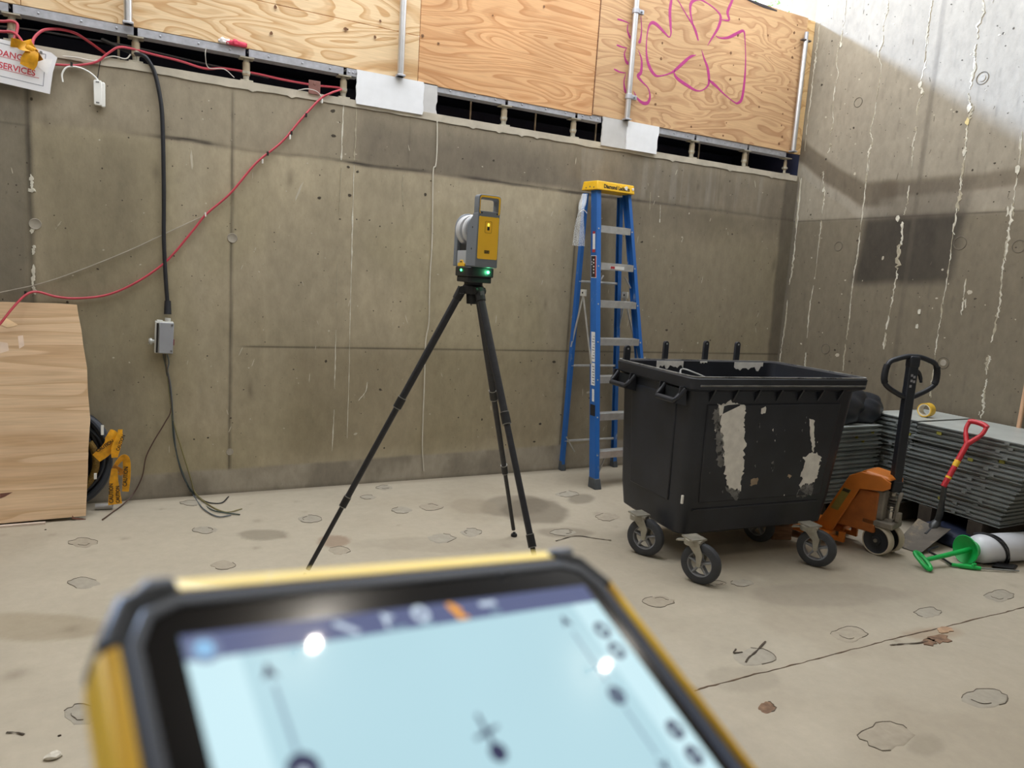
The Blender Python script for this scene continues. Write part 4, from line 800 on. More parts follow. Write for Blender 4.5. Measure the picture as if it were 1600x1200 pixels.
# yellow cap with name
A, B = Vector((3.325, 5.10, 2.40)), Vector((3.715, 5.12, 2.40))
capm = MB().hexa([A, B, B+Vector((-.01, .185, .0)), A+Vector((-.03, .185, 0)), A+Vector((.008, .012, .072)), B+Vector((-.006, .012, .072)), B+Vector((-.016, .175, .072)), A+Vector((-.022, .175, .072))]).build('top_cap', M_YEL, LT, world=True, bevel=.006)
cdir = (B-A).normalized(); inv = LT.matrix_basis.inverted()
text_part('Diamond Ladders', .043, mat('ladder_print', (40, 36, 18), .6), LT, inv @ basis(A+cdir*.07+Vector((0, .0022, .02)), cdir, (0, .16, .987), cdir.cross(Vector((0, .16, .987)))), bold=.0016, sx=.86)
for q, s_ in ((.30, .018), (.37, .012)):
    c = A+cdir*q+Vector((0, .002, .04)); MB().prism([(s_*math.cos(i)*(.7+.4*(i % 2)), s_*math.sin(i)) for i in range(6)], (-.002, .003), c).build('paint_splash', mat('splash', (238, 236, 228), .7), LT, world=True, smooth=False)
for k in range(3):
    c = A+Vector((-.006-.008*k, .04+.045*k, .02+.006*(k % 2))); MB().lathe([(.007, 0), (0, .003)], c, (-1, 0, 0), 8).build('rivet', M_FOOT, LT, world=True)
for a, n_, s_ in ((FLb, 'front_foot', 1), (FRb-Vector((.03, 0, 0)), 'front_foot', 1), (RLb, 'rear_foot', .7), (RRb-Vector((.03, .03, 0)), 'rear_foot', .7)):
    MB().hexa([a+Vector(q) for q in ((-.008, -.012, 0), (.058*(s_ if s_ < 1 else 1), -.012, 0), (.058*(s_ if s_ < 1 else 1), .095*s_, 0), (-.008, .095*s_, 0), (-.004, -.006+.012*s_, .085), (.05*(s_ if s_ < 1 else 1), -.006+.012*s_, .085), (.05*(s_ if s_ < 1 else 1), .1*s_, .085), (-.004, .1*s_, .085))]).build(n_, M_FOOT, LT, world=True, bevel=.005)
# stickers on the left front rail (front and side faces)
def sticker(z0, z1, w0, w1, m, name='sticker', face='f', d=.0):
    a = FLb.lerp(FLt, z0/2.4); b = FLb.lerp(FLt, z1/2.4)
    if face == 'f':
        q = lambda p, x: p+Vector((x, -.0015, 0)); mb = MB().hexa([q(a, w0), q(a, w1), q(a, w1)+Vector((0, .0012, 0)), q(a, w0)+Vector((0, .0012, 0)), q(b, w0), q(b, w1), q(b, w1)+Vector((0, .0012, 0)), q(b, w0)+Vector((0, .0012, 0))])
    else:
        q = lambda p, y: p+Vector((-.0015-d, y, 0)); mb = MB().hexa([q(a, w0), q(a, w1), q(a, w1)+Vector((.0012, 0, 0)), q(a, w0)+Vector((.0012, 0, 0)), q(b, w0), q(b, w1), q(b, w1)+Vector((.0012, 0, 0)), q(b, w0)+Vector((.0012, 0, 0))])
    return mb.build(name, m, LT, world=True, smooth=False)
M_ST = mat('sticker_white', (226, 226, 224), .5, var=.06); M_STB = mat('sticker_black', (34, 32, 34), .5); M_STR = mat('sticker_red', (170, 46, 52), .5)
sticker(1.70, 1.87, .006, .075, M_STB, 'sticker', 's'); sticker(1.70, 1.87, .004, .016, M_STR, 'sticker', 's', .0008); sticker(1.695, 1.875, .0, .079, M_ST, 'sticker_border', 's', -.0008)
for z in (1.73, 1.755, 1.78, 1.81, 1.835): sticker(z, z+.012, .03, .045, M_ST, 'sticker_line', 's', .0008)
for z in (1.80, 1.82): sticker(z, z+.006, .055, .068, M_ST, 'sticker_line', 's', .0008)
sticker(1.92, 2.06, .02, .055, M_ST, 'sticker', 's'); sticker(1.90, 1.925, .018, .06, M_STR, 'sticker', 's', .0005); sticker(2.05, 2.07, .02, .055, M_STR, 'sticker', 's', .0005)
sticker(1.02, 1.26, .012, .066, M_ST, 'sticker', 's'); sticker(.83, 1.01, .012, .066, M_ST, 'sticker', 's')
for k in range(9): sticker(1.045+.022*k, 1.051+.022*k, .018, .056-.012*(k % 3), mat('print_grey', (112, 112, 116), .6), 'sticker_line', 's', .0008)
for k in range(7): sticker(.845+.022*k, .853+.022*k, .018, .05-.01*(k % 2), MATS['print_grey'], 'sticker_line', 's', .0008)
sticker(.70, .80, .02, .05, M_ST, 'sticker', 's'); sticker(.585, .675, .004, .075, M_STB, 'sticker', 's')
a = FLb.lerp(FLt, 1.79/2.4); b = FRb.lerp(FRt, 1.79/2.4)
MB().box((a.x+.13, a.y-.007, 1.775), (a.x+.27, a.y-.003, 1.80)).build('step_label', M_ST, LT, world=True); MB().box((a.x+.135, a.y-.0085, 1.778), (a.x+.175, a.y-.0065, 1.797)).build('step_label_mark', M_STR, LT, world=True)
# clear plastic bag hanging at the ladder top
t = thing('plastic_bag', 'clear plastic sleeve hanging at the left of the ladder top', 'plastic bag', on_y(911, 310, 5.2))
M_PL = mat('clear_plastic', (226, 230, 232), .18, var=.04, alpha=.24)
def bagstrip(): 
    P = [on_y(*q) for q in ((914,303,5.20),(910,318,5.13),(908,330,5.10),(906,345,5.09),(905,360,5.085),(904,384,5.08))]; wv = [.03, .04, .028, .045, .058, .07]; mb = MB(); n = len(P); r = random.Random(5)
    P = spline(P, 4); W_ = [wv[min(5, i//4)]+(wv[min(5, i//4+1)]-wv[min(5, i//4)])*(i % 4)/4 for i in range(len(P))]
    vs_ = []; K = 10
    for i, p in enumerate(P):
        for k in range(K):
            a = 2*math.pi*k/K; vs_.append(p+Vector((math.cos(a)*W_[i]*.62, math.sin(a)*.014*(1+.5*math.sin(3*a+i))-math.cos(a)*W_[i]*.35, r.uniform(-.0012, .0012))))
    fs = [(i*K+k, i*K+(k+1) % K, (i+1)*K+(k+1) % K, (i+1)*K+k) for i in range(len(P)-1) for k in range(K)]
    return mb.add(vs_, fs)
bagstrip().build('sleeve', M_PL, t, world=True)
MB().tube([on_y(*q) for q in ((906,331,5.08),(912,328,5.07),(917,333,5.09))], .003, 6, 4).build('cable_tie', M_WHT, t, world=True)

# ------------------------------------------------------------------ tripod and scanner
AX, AY, AZ = 1.560, 3.48, 1.615
foot = Vector((on_z(803, 838).x, on_z(803, 838).y, 0)); dC = foot-Vector((AX, AY, 0)); RT = dC.length; TH = math.atan2(dC.y, dC.x)
t = thing('tripod', 'black three-legged survey tripod standing on the floor with the scanner on top', 'tripod', (AX, AY, 0))
M_CARB = mat('carbon_tube', (36, 37, 42), .45, var=.2, nscale=50); M_CLMP = mat('clamp_black', (26, 27, 30), .5); M_RING = mat('clamp_ring', (140, 140, 136), .35, .7)
MB().lathe([(.05, -.06), (.055, -.045), (.055, -.02), (.048, -.012), (.048, 0), (0, 0)], (0, 0, AZ), (0, 0, 1), 24).build('head_plate', M_CLMP, t)
MB().lathe([(.03, -.11), (.034, -.06), (.03, -.05)], (0, 0, AZ), (0, 0, 1), 18).build('centre_boss', M_CLMP, t)
for k in range(3):
    a = TH+k*2*math.pi/3; d = Vector((math.cos(a), math.sin(a), 0)); top = d*.062+Vector((0, 0, AZ-.05)); ft = d*RT+Vector((0, 0, .02)); L = (ft-top); e = L.normalized(); LL = L.length
    s1, s2 = .385*LL, .735*LL
    if k == 0: s1, s2 = .375*LL, .69*LL
    P = lambda s_: top+e*s_
    lg = MB().cyl(P(.02), P(s1), .0195, .0185, 18).build('leg', M_CARB, t)
    sd_ = Vector((-d.y, d.x, 0))
    MB().cyl(P(-.01)-sd_*.03, P(-.01)+sd_*.03, .019, n=14).build('hinge', M_CLMP, lg); MB().cyl(P(-.02), P(.045), .026, .024, 14).build('shoulder', M_CLMP, lg)
    MB().box(P(.012)+Vector((-.01, -.026, .0)), P(.012)+Vector((.012, -.018, .022))).build('release_tab', mat('tab_grey', (120, 122, 126), .4, .5), lg)
    MB().cyl(P(s1-.01), P(s2), .0158, n=16).build('leg_section', M_CARB, lg)
    MB().cyl(P(s2-.01), P(LL-.035), .0125, n=14).build('leg_section', M_CARB, lg)
    for s_, r_ in ((s1, .0225), (s2, .0195)):
        c = MB().cyl(P(s_-.028), P(s_+.028), r_, n=18).build('twist_lock', M_CLMP, lg)
        for q in (-.03, .03): MB().cyl(P(s_+q-.002), P(s_+q+.002), r_+.0008, n=18).build('lock_ring', M_RING, lg)
    MB().lathe([(.006, .03), (.009, .028), (.009, .02), (.018, .018), (.021, .010), (.019, 0), (0, 0)], d*RT, (0, 0, 1), 16).build('rubber_foot', M_CLMP, lg)
    if k == 2:
        q = P(s2+.09); MB().cyl(q+Vector((-.0, -.0095, 0)), q+Vector((0, -.0135, 0)), .004, n=8).build('green_dot', mat('green_sticker', (20, 96, 60), .5), lg)
# scanner
M_SG = mat('scanner_grey', (116, 123, 132), .45, var=.04); M_SY = mat('scanner_yellow', (250, 198, 52), .42, var=.03); M_SB = mat('scanner_black', (24, 28, 32), .5); M_SLG = mat('scanner_light_grey', (172, 176, 182), .4, var=.03); M_RINGW = mat('drum_white', (206, 209, 214), .3, var=.03)
sc = thing('laser_scanner', 'grey and yellow laser scanner with carry handle mounted on the tripod', 'scanner', (AX+.002, AY, AZ), math.radians(1.5)); sc.scale = (.94, .95, .955)
MB().prism(rrect(-.07, -.085, .07, .085, .02), (0, .03), (0, 0, 0), (1, 0, 0), (0, 1, 0), (0, 0, 1)).build('tribrach', M_SB, sc, bevel=.004)
MB().prism(rrect(-.078, -.095, .078, .095, .024), (.03, .082), (0, 0, 0), (1, 0, 0), (0, 1, 0), (0, 0, 1)).build('base', M_SB, sc, bevel=.006)
Z0 = .082
led = MB().lathe([(.0085, 0), (.0085, .003), (.006, .0055), (0, .006)], (.034, -.0955, Z0-.024), (0, -1, 0), 16).build('status_light', mat('led_green', (60, 255, 130), .3, emit=14), sc)
led2 = MB().lathe([(.006, 0), (.006, .003), (0, .004)], (-.079, .0, Z0-.02), (-1, 0, 0), 12).build('status_light', MATS['led_green'], sc)
ld = bpy.data.lights.new('status_glow', 'POINT'); ld.energy = .18; ld.color = (.15, 1, .4); ld.shadow_soft_size = .006; lo_ = bpy.data.objects.new('status_glow', ld); COL.objects.link(lo_); lo_.parent = sc; lo_.location = (.034, -.108, Z0-.024)
# front tower: profile in Y-Z extruded in X, deep at the bottom and slim at the handle
fx0, fx1, yf = -.066, .066, -.140
prof = [(yf, Z0), (-.015, Z0), (-.015, .295), (-.035, .318), (-.075, .345), (-.080, .36), (yf, .36)]
MB().prism(prof, (fx0, fx1), (0, 0, 0), (0, 1, 0), (0, 0, 1), (1, 0, 0)).build('front_tower', M_SG, sc, bevel=.006)
outer = rrect(fx0+.002, .345, fx1, .452, .018, 4); inner = rrect(fx0+.014, .362, fx1-.018, .430, .012, 4)
h_ = MB().frame(outer, inner, (yf, -.085)).build('carry_handle', M_SG, sc, bevel=.003)
MB().frame(rrect(fx0+.008, .350, fx1-.004, .446, .015, 4), rrect(fx0+.011, .356, fx1-.013, .437, .011, 4), (yf-.0018, yf)).build('handle_trim', M_SY, h_, smooth=True)
MB().prism(rrect(fx0+.014, .34, fx1-.014, .368, .006, 3), (yf-.003, yf+.03)).build('handle_root', M_SG, sc, bevel=.002)
for x in (-.045, .045): MB().lathe([(.004, 0), (.004, .001), (0, .001)], (x, yf-.0032, .358), (0, -1, 0), 8).build('screw', M_SB, sc)
pn = MB().prism(rrect(fx0+.008, Z0+.042, fx1-.006, .342, .008, 4), (yf-.0022, yf)).build('front_panel', M_SY, sc, bevel=.001)
MB().frame(rrect(-.022, .258, .018, .318, .006, 3), rrect(-.0205, .2595, .0165, .3165, .005, 3), (yf-.003, yf-.002)).build('button_outline', mat('panel_line', (150, 108, 30), .5), pn)
MB().prism(rrect(-.008, .272, .004, .290, .003, 3), (yf-.004, yf-.002)).build('button', M_SB, pn); MB().prism(rrect(-.008, .292, .004, .308, .003, 3), (yf-.004, yf-.002)).build('button_light', mat('btn_light', (250, 236, 90), .4, emit=.8), pn)
for k, x in enumerate((-.018, -.008, .002)): MB().frame(rrect(x, Z0+.072, x+.009, Z0+.088, .002, 2), rrect(x+.003, Z0+.075, x+.006, Z0+.085, .001, 2), (yf-.0032, yf-.002)).build('model_mark', M_SB, pn)
for z in (.175, .285): MB().lathe([(.0055, 0), (.005, .001), (0, .001)], (fx0-.0003, -.085, z), (-1, 0, 0), 10).build('screw', M_SB, sc)
MB().prism(rrect(-.11, Z0+.02, -.055, Z0+.06, .006), (fx1, fx1+.004), (0, 0, 0), (0, 1, 0), (0, 0, 1), (1, 0, 0)).build('port_cover', M_SB, sc)
# rear tower with round shoulder, mirror drum between
rp = [(fx0, Z0), (fx1, Z0)]+[(.066*math.cos(a), .285+.082*math.sin(a)) for a in [math.pi*i/14 for i in range(15)]]
MB().prism(rp, (.10, .145)).build('rear_tower', M_SG, sc, bevel=.005)
MB().prism(rrect(fx0+.004, Z0, fx1-.004, Z0+.085, .004), (-.015, .10)).build('drum_cradle', M_SLG, sc, bevel=.003)
MB().box((fx0+.010, -.0, Z0+.08), (fx1-.01, .085, Z0+.12)).build('cradle_neck', M_SB, sc, bevel=.004)
zc = .275
dr = MB().lathe([(.074, -.016), (.080, -.01), (.080, .012), (.074, .018)], (-.002, 0, zc), (0, 1, 0), 40).build('mirror_drum', M_RINGW, sc)
MB().lathe([(.066, .016), (.060, .026), (.060, .038), (.066, .046)], (-.002, 0, zc), (0, 1, 0), 40).build('drum_gap', mat('drum_dark', (58, 62, 68), .3, var=.05), dr)
MB().lathe([(.0795, .044), (.084, .05), (.084, .085), (.076, .1)], (-.002, 0, zc), (0, 1, 0), 40).build('drum_ring', M_RINGW, dr)
tb = MB().prism([(-.012, Z0), (.075, Z0), (.075, Z0+.016), (.052, Z0+.02), (.045, Z0+.034), (.018, Z0+.034), (.010, Z0+.02), (-.012, Z0+.016)], (fx0-.002, fx0+.004), (0, 0, 0), (0, 1, 0), (0, 0, 1), (1, 0, 0)).build('side_tab', M_SY, sc, bevel=.0015)
MB().box((fx0-.0028, .018, Z0+.021), (fx0-.0018, .044, Z0+.027)).build('tab_mark', mat('tab_print', (70, 62, 34), .5), tb)

# ------------------------------------------------------------------ black four-wheeled waste bin
ang = math.radians(-4); RZ = 1.165
FLc = on_z(1085, 590, RZ); bux = Vector((math.cos(ang), math.sin(ang), 0)); buy = Vector((-math.sin(ang), math.cos(ang), 0))
BW, BD = 1.38, .86
bo = FLc+bux*BW/2+buy*BD/2; 
bn = thing('waste_bin', 'large scuffed black four-wheeled waste bin without a lid', 'waste bin', (bo.x, bo.y, 0), ang)
M_BIN = mat('bin_plastic', (34, 37, 45), .45, var=.3, nscale=5, bump=.06, wear=(78, 80, 84), wear_amt=.36, wear_scale=9)
hw, hd = BW/2, BD/2
def ring(x0, x1, y0, y1, z, r=.06, n=4): return [(p[0], p[1], z) for p in rrect(x0, y0, x1, y1, r, n)]
def fi(z): return .085+(.05-.085)*(z-.3)/.75      # inset of the front face below the rim
rings = [ring(-hw+.12, hw-.18, -hd+.15, hd-.12, .180, .07), ring(-hw+.085, hw-.145, -hd+.105, hd-.08, .205, .07), ring(-hw+.07, hw-.13, -hd+fi(.36), hd-.06, .36, .07), ring(-hw+.05, hw-.085, -hd+fi(.8), hd-.04, .80, .07), ring(-hw+.04, hw-.06, -hd+fi(1.075), hd-.03, 1.075, .06),
         ring(-hw+.006, hw-.006, -hd+.002, hd-.002, 1.095, .06), ring(-hw, hw, -hd, hd, 1.155, .06), ring(-hw+.012, hw-.012, -hd+.012, hd-.012, RZ, .055), ring(-hw+.05, hw-.07, -hd+.06, hd-.05, RZ-.004, .05), ring(-hw+.065, hw-.10, -hd+.085, hd-.055, .80, .06), ring(-hw+.085, hw-.145, -hd+.10, hd-.075, .40, .06), ring(-hw+.14, hw-.19, -hd+.16, hd-.13, .25, .06)]
n = len(rings[0]); vs_ = [p for r_ in rings for p in r_]; m_ = len(rings)
fs = [(k*n+i, k*n+(i+1) % n, (k+1)*n+(i+1) % n, (k+1)*n+i) for k in range(m_-1) for i in range(n)]+[tuple(range(n-1, -1, -1)), tuple(range((m_-1)*n, m_*n))]
MB().add(vs_, fs).build('body', M_BIN, bn)
# raised panel fields on front and left side, lower skirt
MB().hexa([(-hw+.18, -hd+fi(.4)-.010, .40), (hw-.24, -hd+fi(.4)-.010, .40), (hw-.24, -hd+fi(.4)+.02, .40), (-hw+.18, -hd+fi(.4)+.02, .40), (-hw+.15, -hd+fi(1.0)-.010, 1.0), (hw-.19, -hd+fi(1.0)-.010, 1.0), (hw-.19, -hd+fi(1.)+.03, 1.0), (-hw+.15, -hd+fi(1.)+.03, 1.0)]).build('front_field', M_BIN, bn, bevel=.008)
MB().hexa([(-hw+.058, -hd+.22, .38), (-hw+.09, -hd+.22, .38), (-hw+.09, hd-.22, .38), (-hw+.058, hd-.22, .38), (-hw+.033, -hd+.19, 1.03), (-hw+.06, -hd+.19, 1.03), (-hw+.06, hd-.18, 1.03), (-hw+.033, hd-.18, 1.03)]).build('side_field', M_BIN, bn, bevel=.008)
MB().box((-hw+.14, -hd+fi(.36)-.008, .35), (hw-.25, -hd+fi(.36)+.02, .362)).build('skirt_line', M_BIN, bn, bevel=.003)
for k in range(7):   # triangular stiffeners under the front rim
    x = -hw+.16+k*.166
    MB().prism([(-hd+.004, 1.097), (-hd+.06, 1.097), (-hd+.06, 1.0)], (x, x+.012), (0, 0, 0), (0, 1, 0), (0, 0, 1), (1, 0, 0)).build('rim_rib', M_BIN, bn, smooth=False)
MB().box((-hw+.05, -hd-.004, 1.112), (hw-.05, -hd+.003, 1.122)).build('rim_bead', mat('bin_scuffed', (112, 112, 110), .6, var=.3), bn, bevel=.002)
MB().frame(rrect(-hw+.006, -hd+.006, hw-.006, hd-.006, .055, 4), rrect(-hw+.018, -hd+.018, hw-.018, hd-.018, .05, 4), (RZ-.003, RZ+.004), ax=(1, 0, 0), ay=(0, 1, 0), az=(0, 0, 1)).build('rim_edge', mat('bin_rim_worn', (120, 120, 118), .6, var=.3, nscale=8, wear=(40, 42, 46), wear_amt=.55, wear_scale=6), bn)
# side handles (left side, two) and pockets
for y in (-.235, .295):
    hn = MB().tube([(-hw+.015, y-.10, 1.085), (-hw-.025, y-.095, 1.035), (-hw-.04, y-.085, 1.015), (-hw-.04, y+.085, 1.015), (-hw-.025, y+.095, 1.035), (-hw+.015, y+.10, 1.085)], .017, 10).build('grab_handle', M_BIN, bn)
    for s_ in (-1, 1): MB().hexa([(-hw+.03, y+s_*.10-.006, .985), (-hw+.03, y+s_*.10+.006, .985), (-hw-.035, y+s_*.095+.006, 1.0), (-hw-.035, y+s_*.095-.006, 1.0), (-hw+.02, y+s_*.10-.006, 1.1), (-hw+.02, y+s_*.10+.006, 1.1), (-hw-.02, y+s_*.10+.006, 1.1), (-hw-.02, y+s_*.10-.006, 1.1)]).build('handle_cheek', M_BIN, hn, smooth=False)
    MB().box((-hw+.012, y-.085, 1.0), (-hw+.03, y+.085, 1.08)).build('handle_pocket', mat('bin_pocket', (20, 24, 28), .6), hn)
MB().box((hw-.02, -.12, 1.03), (hw+.05, .12, 1.09)).build('lift_bracket', M_BIN, bn, bevel=.01)
# lugs standing above the rim
for (x, y, z1, w_) in ((-hw+.06, hd-.06, 1.26, .045), (-hw+.42, hd+.02, 1.29, .038), (hw-.62, hd+.02, 1.30, .04), (hw-.34, hd+.02, 1.30, .04)):
    lg = MB().prism([(-w_/2, 0), (w_/2, 0), (w_/2, z1-1.1-w_/2)]+[(w_/2*math.cos(a), z1-1.1-w_/2+w_/2*math.sin(a)) for a in [math.pi*i/8 for i in range(1, 8)]]+[(-w_/2, z1-1.1-w_/2)], (0, .022), (x, y, 1.1)).build('hinge_lug', M_BIN, bn, bevel=.002)
    MB().lathe([(.006, 0), (.006, .002), (0, .002)], (x, y, z1-w_*.5), (0, -1, 0), 10).build('lug_hole', mat('lug_pale', (150, 150, 150), .6), lg)
# paint scuffs: ragged white patches on front and rim
M_SCUFF = mat('white_scuff', (232, 230, 225), .75, var=.1, nscale=20, wear=(60, 60, 62), wear_amt=.40, wear_scale=18)
M_SCUFT = mat('thin_scuff', (120, 120, 120), .75, var=.3, nscale=18, wear=(46, 48, 52), wear_amt=.56, wear_scale=22)
bi = bn.matrix_basis.inverted()
def fr(u, v):   # pixel on the front face plane -> bin-local x, z
    d = bi.to_3x3() @ ray(u, v); o_ = bi @ CPOS; s_ = (-hd+.058-o_.y)/d.y; q = o_+d*s_; return (q.x, q.z)
def fy(z): return -hd+fi(z)-(.010 if .40 < z < 1.0 else 0)
def scuff(poly, m, seed, jag=.006, name='paint_scuff', th=.0015):
    r = random.Random(seed); P = [Vector((*fr(*q), 0)) for q in poly]; Q = []
    for i in range(len(P)):
        a, b = P[i], P[(i+1) % len(P)]; k = max(2, int((b-a).length/.012))
        for j in range(k): Q.append(a.lerp(b, j/k)+Vector((r.gauss(0, jag), r.gauss(0, jag), 0)))
    vs_ = [(q.x, fy(q.y)-th, q.y) for q in Q]+[(q.x, fy(q.y)+.004, q.y) for q in Q]; n = len(Q)
    MB().add(vs_, [tuple(range(n))]+[(i, (i+1) % n, n+(i+1) % n, n+i) for i in range(n)]).build(name, m, bn, smooth=False)
scuff([(1118,632),(1140,628),(1162,634),(1160,660),(1164,690),(1163,720),(1160,750),(1158,766),(1140,766),(1134,745),(1131,720),(1128,690),(1122,665)], M_SCUFF, 1)
scuff([(1110,640),(1122,634),(1126,668),(1131,700),(1131,725),(1124,730),(1118,700),(1114,665)], M_SCUFT, 2, .008)
scuff([(1134,762),(1158,766),(1154,780),(1146,778)], M_SCUFT, 3)
scuff([(1262,654),(1270,656),(1270,675),(1273,690),(1270,706),(1266,690),(1264,670)], M_SCUFF, 4, .004)
scuff([(1256,712),(1268,706),(1282,712),(1281,730),(1278,745),(1272,755),(1260,757),(1251,764),(1254,740),(1258,726)], M_SCUFF, 5)
scuff([(1251,762),(1272,756),(1270,776),(1246,778)], M_SCUFT, 6)
scuff([(1187,638),(1194,634),(1193,645),(1188,647)], M_SCUFF, 7, .003); scuff([(1205,724),(1209,720),(1211,730),(1207,738)], M_SCUFT, 8, .003)
scuff([(1175,750),(1186,746),(1184,757),(1174,760)], mat('tan_scuff', (168, 150, 128), .8, var=.2), 9, .004); scuff([(1233,741),(1238,743),(1235,748),(1231,745)], MATS['tan_scuff'], 10, .002)
scuff([(1184,662),(1186,660),(1186,668),(1184,668)], M_SCUFT, 11, .002)
for k in range(26):
    r_ = random.Random(700+k); u = r_.uniform(1105, 1300); v = r_.uniform(650, 790); s_ = r_.uniform(.8, 2.2)
    scuff([(u, v), (u+s_, v-s_), (u+s_*.8, v+s_*1.6)], M_SCUFT if k % 3 else M_SCUFF, 50+k, .001, 'paint_fleck')
def rimscuff(x0, x1, y0, y1, z0, z1, seed):
    r = random.Random(seed); n = 14
    top = [(x0+(x1-x0)*i/n, z1) for i in range(n+1)]; bot = [(x1-(x1-x0)*i/n, z0+(z1-z0)*r.uniform(0, .6)) for i in range(n+1)]
    MB().prism(top+bot, (y0, y1)).build('rim_scuff', M_SCUFF, bn, smooth=False)
rimscuff(-hw+.30, -hw+.52, hd-.052, hd-.049, RZ-.06, RZ-.004, 1); rimscuff(hw-.42, hw-.16, hd-.053, hd-.049, RZ-.07, RZ-.004, 2); rimscuff(hw-.72, hw-.66, hd-.052, hd-.049, RZ-.02, RZ-.002, 5)
MB().box((-hw+.022, -hd+.03, .42), (-hw+.034, -hd+.04, .47)).build('paint_fleck', M_SCUFF, bn)
MB().tube([(-.38, .1, 1.06), (-.33, .18, 1.13), (-.27, .1, 1.115), (-.12, .0, 1.05)], .006, 6, 5).build('rope_end', mat('rope_pale', (150, 150, 148), .8), bn)
MB().hexa([(-.5, -.2, .62), (.3, -.25, .60), (.35, .25, .66), (-.5, .25, .6), (-.4, -.1, .8), (.2, -.15, .75), (.2, .15, .82), (-.4, .2, .75)]).build('rubbish', mat('rubbish_dark', (46, 46, 48), .8, var=.4), bn, bevel=.03)
# castors
M_TYRE = mat('tyre_rubber', (58, 60, 64), .75, var=.18, nscale=12); M_ZINC = mat('castor_zinc', (158, 154, 142), .5, .35, var=.22, nscale=14); M_HUB = mat('hub_grey', (132, 134, 138), .5, var=.1)
def castor(cx, cy, az, r=.118, brake=True):
    """cx, cy bin-local wheel contact; az direction of rolling"""
    d = Vector((math.cos(az), math.sin(az), 0)); s_ = Vector((-math.sin(az), math.cos(az), 0)); c = Vector((cx, cy, r)); piv = c+d*.055+Vector((0, 0, .118))
    k = MB().lathe([(.055, -.03), (.055, .0), (.048, .008), (0, .008)], piv+Vector((0, 0, .012)), (0, 0, 1), 20).build('castor', M_ZINC, bn)
    MB().lathe([(.074, -.025), (.102, -.027), (.114, -.02), (r, -.007), (r, .007), (.114, .02), (.102, .027), (.074, .025), (.074, -.025)], c, s_, 36).build('tyre', M_TYRE, k)
    MB().lathe([(.079, -.0245), (.070, -.022), (.066, -.006), (.066, .006), (.070, .022), (.079, .0245), (.079, -.0245)], c, s_, 30).build('wheel_rim', M_HUB, k)
    for side in (-1, 1):
        for i in range(5):
            a = 2*math.pi*i/5+.3; q = d*math.cos(a)+Vector((0, 0, math.sin(a))); MB().cyl(c+q*.012+s_*side*.012, c+q*.077+s_*side*.014, .009, .006, 6).build('spoke', M_HUB, k)
        MB().lathe([(0, .01*side), (.020, .01*side), (.020, .024*side), (.014, .028*side), (0, .028*side)], c, s_, 16).build('hub_cap', M_HUB, k)
        fk = [(-.012, -.005), (.012, -.005), (.022, .05), (.085, .115), (.085, .135), (.015, .135), (-.02, .06)]
        MB().prism(fk, (.036*side, .040*side), c, d, (0, 0, 1), s_).build('fork_arm', M_ZINC, k, bevel=.002)
    MB().prism([(-.0, .125), (.095, .125), (.095, .135), (-.0, .135)], (-.040, .040), c, d, (0, 0, 1), s_).build('fork_crown', M_ZINC, k)
    MB().cyl(c-s_*.042, c+s_*.042, .013, n=10).build('axle', M_ZINC, k)
    MB().box(piv+Vector((-.05, -.05, .015)), piv+Vector((.05, .05, .024))).build('mount_plate', M_ZINC, k)
    if brake: MB().hexa([piv+d*q[0]+s_*q[1]+Vector((0, 0, q[2])) for q in ((.03, -.02, -.005), (.10, -.018, -.02), (.10, .018, -.02), (.03, .02, -.005), (.03, -.02, .004), (.10, -.018, -.012), (.10, .018, -.012), (.03, .02, .004))]).build('brake_pedal', M_ZINC, k)
cen = math.radians(150)
for (u, v), az, bk_ in (((1006,867),120,False),((1092,911),115,True),((1182,845),100,False),((1272,884),118,True)):
    q = bi @ on_z(u, v); castor(q.x, q.y, math.radians(az)-ang, brake=bk_)

# ------------------------------------------------------------------ pallet truck
M_OR = mat('truck_orange', (196, 112, 34), .45, var=.14, nscale=8, wear=(150, 84, 40), wear_amt=.36, wear_scale=10); M_CAST = mat('cast_grey', (128, 122, 112), .6, .2, var=.15, nscale=20)
M_CREAM = mat('nylon_tread', (186, 176, 158), .6, var=.12, nscale=20); M_HBLK = mat('handle_black', (28, 32, 40), .42, var=.1)
pv = on_y(1397, 770, 2.97); TX, TY = pv.x-.02, pv.y
fd = Vector((-.27, .96, 0)).normalized(); rd = Vector((fd.y, -fd.x, 0))
pt = thing('pallet_truck', 'orange hand pallet truck with upright black handle beside the bin', 'pallet truck', mtx=basis((TX, TY, 0), rd, fd, (0, 0, 1)))
# local: x across, y toward forks, z up
cov = [(-.02, .505), (.04, .535), (.17, .535), (.24, .495), (.42, .10), (.42, .06), (.32, .06), (.165, .42), (.02, .44), (-.02, .465)]
for s_ in (-1, 1):
    MB().prism(cov, (s_*.115, s_*.095), (0, 0, 0), (0, 1, 0), (0, 0, 1), (1, 0, 0)).build('frame_side', M_OR, pt, bevel=.004)
MB().hexa([(-.112, -.02, .51), (.112, -.02, .51), (.112, .16, .525), (-.112, .16, .525), (-.095, .0, .535), (.095, .0, .535), (.095, .145, .55), (-.095, .145, .55)]).build('top_cover', M_OR, pt, bevel=.012)
MB().hexa([(-.097, .14, .49), (.097, .14, .49), (.097, .195, .48), (-.097, .195, .48), (-.097, .14, .53), (.097, .14, .53), (.097, .21, .50), (-.097, .21, .50)]).build('cover_nose', M_OR, pt)
MB().hexa([(-.095, .345, .11), (.095, .345, .11), (.095, .37, .11), (-.095, .37, .11), (-.095, .175, .48), (.095, .175, .48), (.095, .2, .49), (-.095, .2, .49)]).build('back_plate', M_OR, pt)
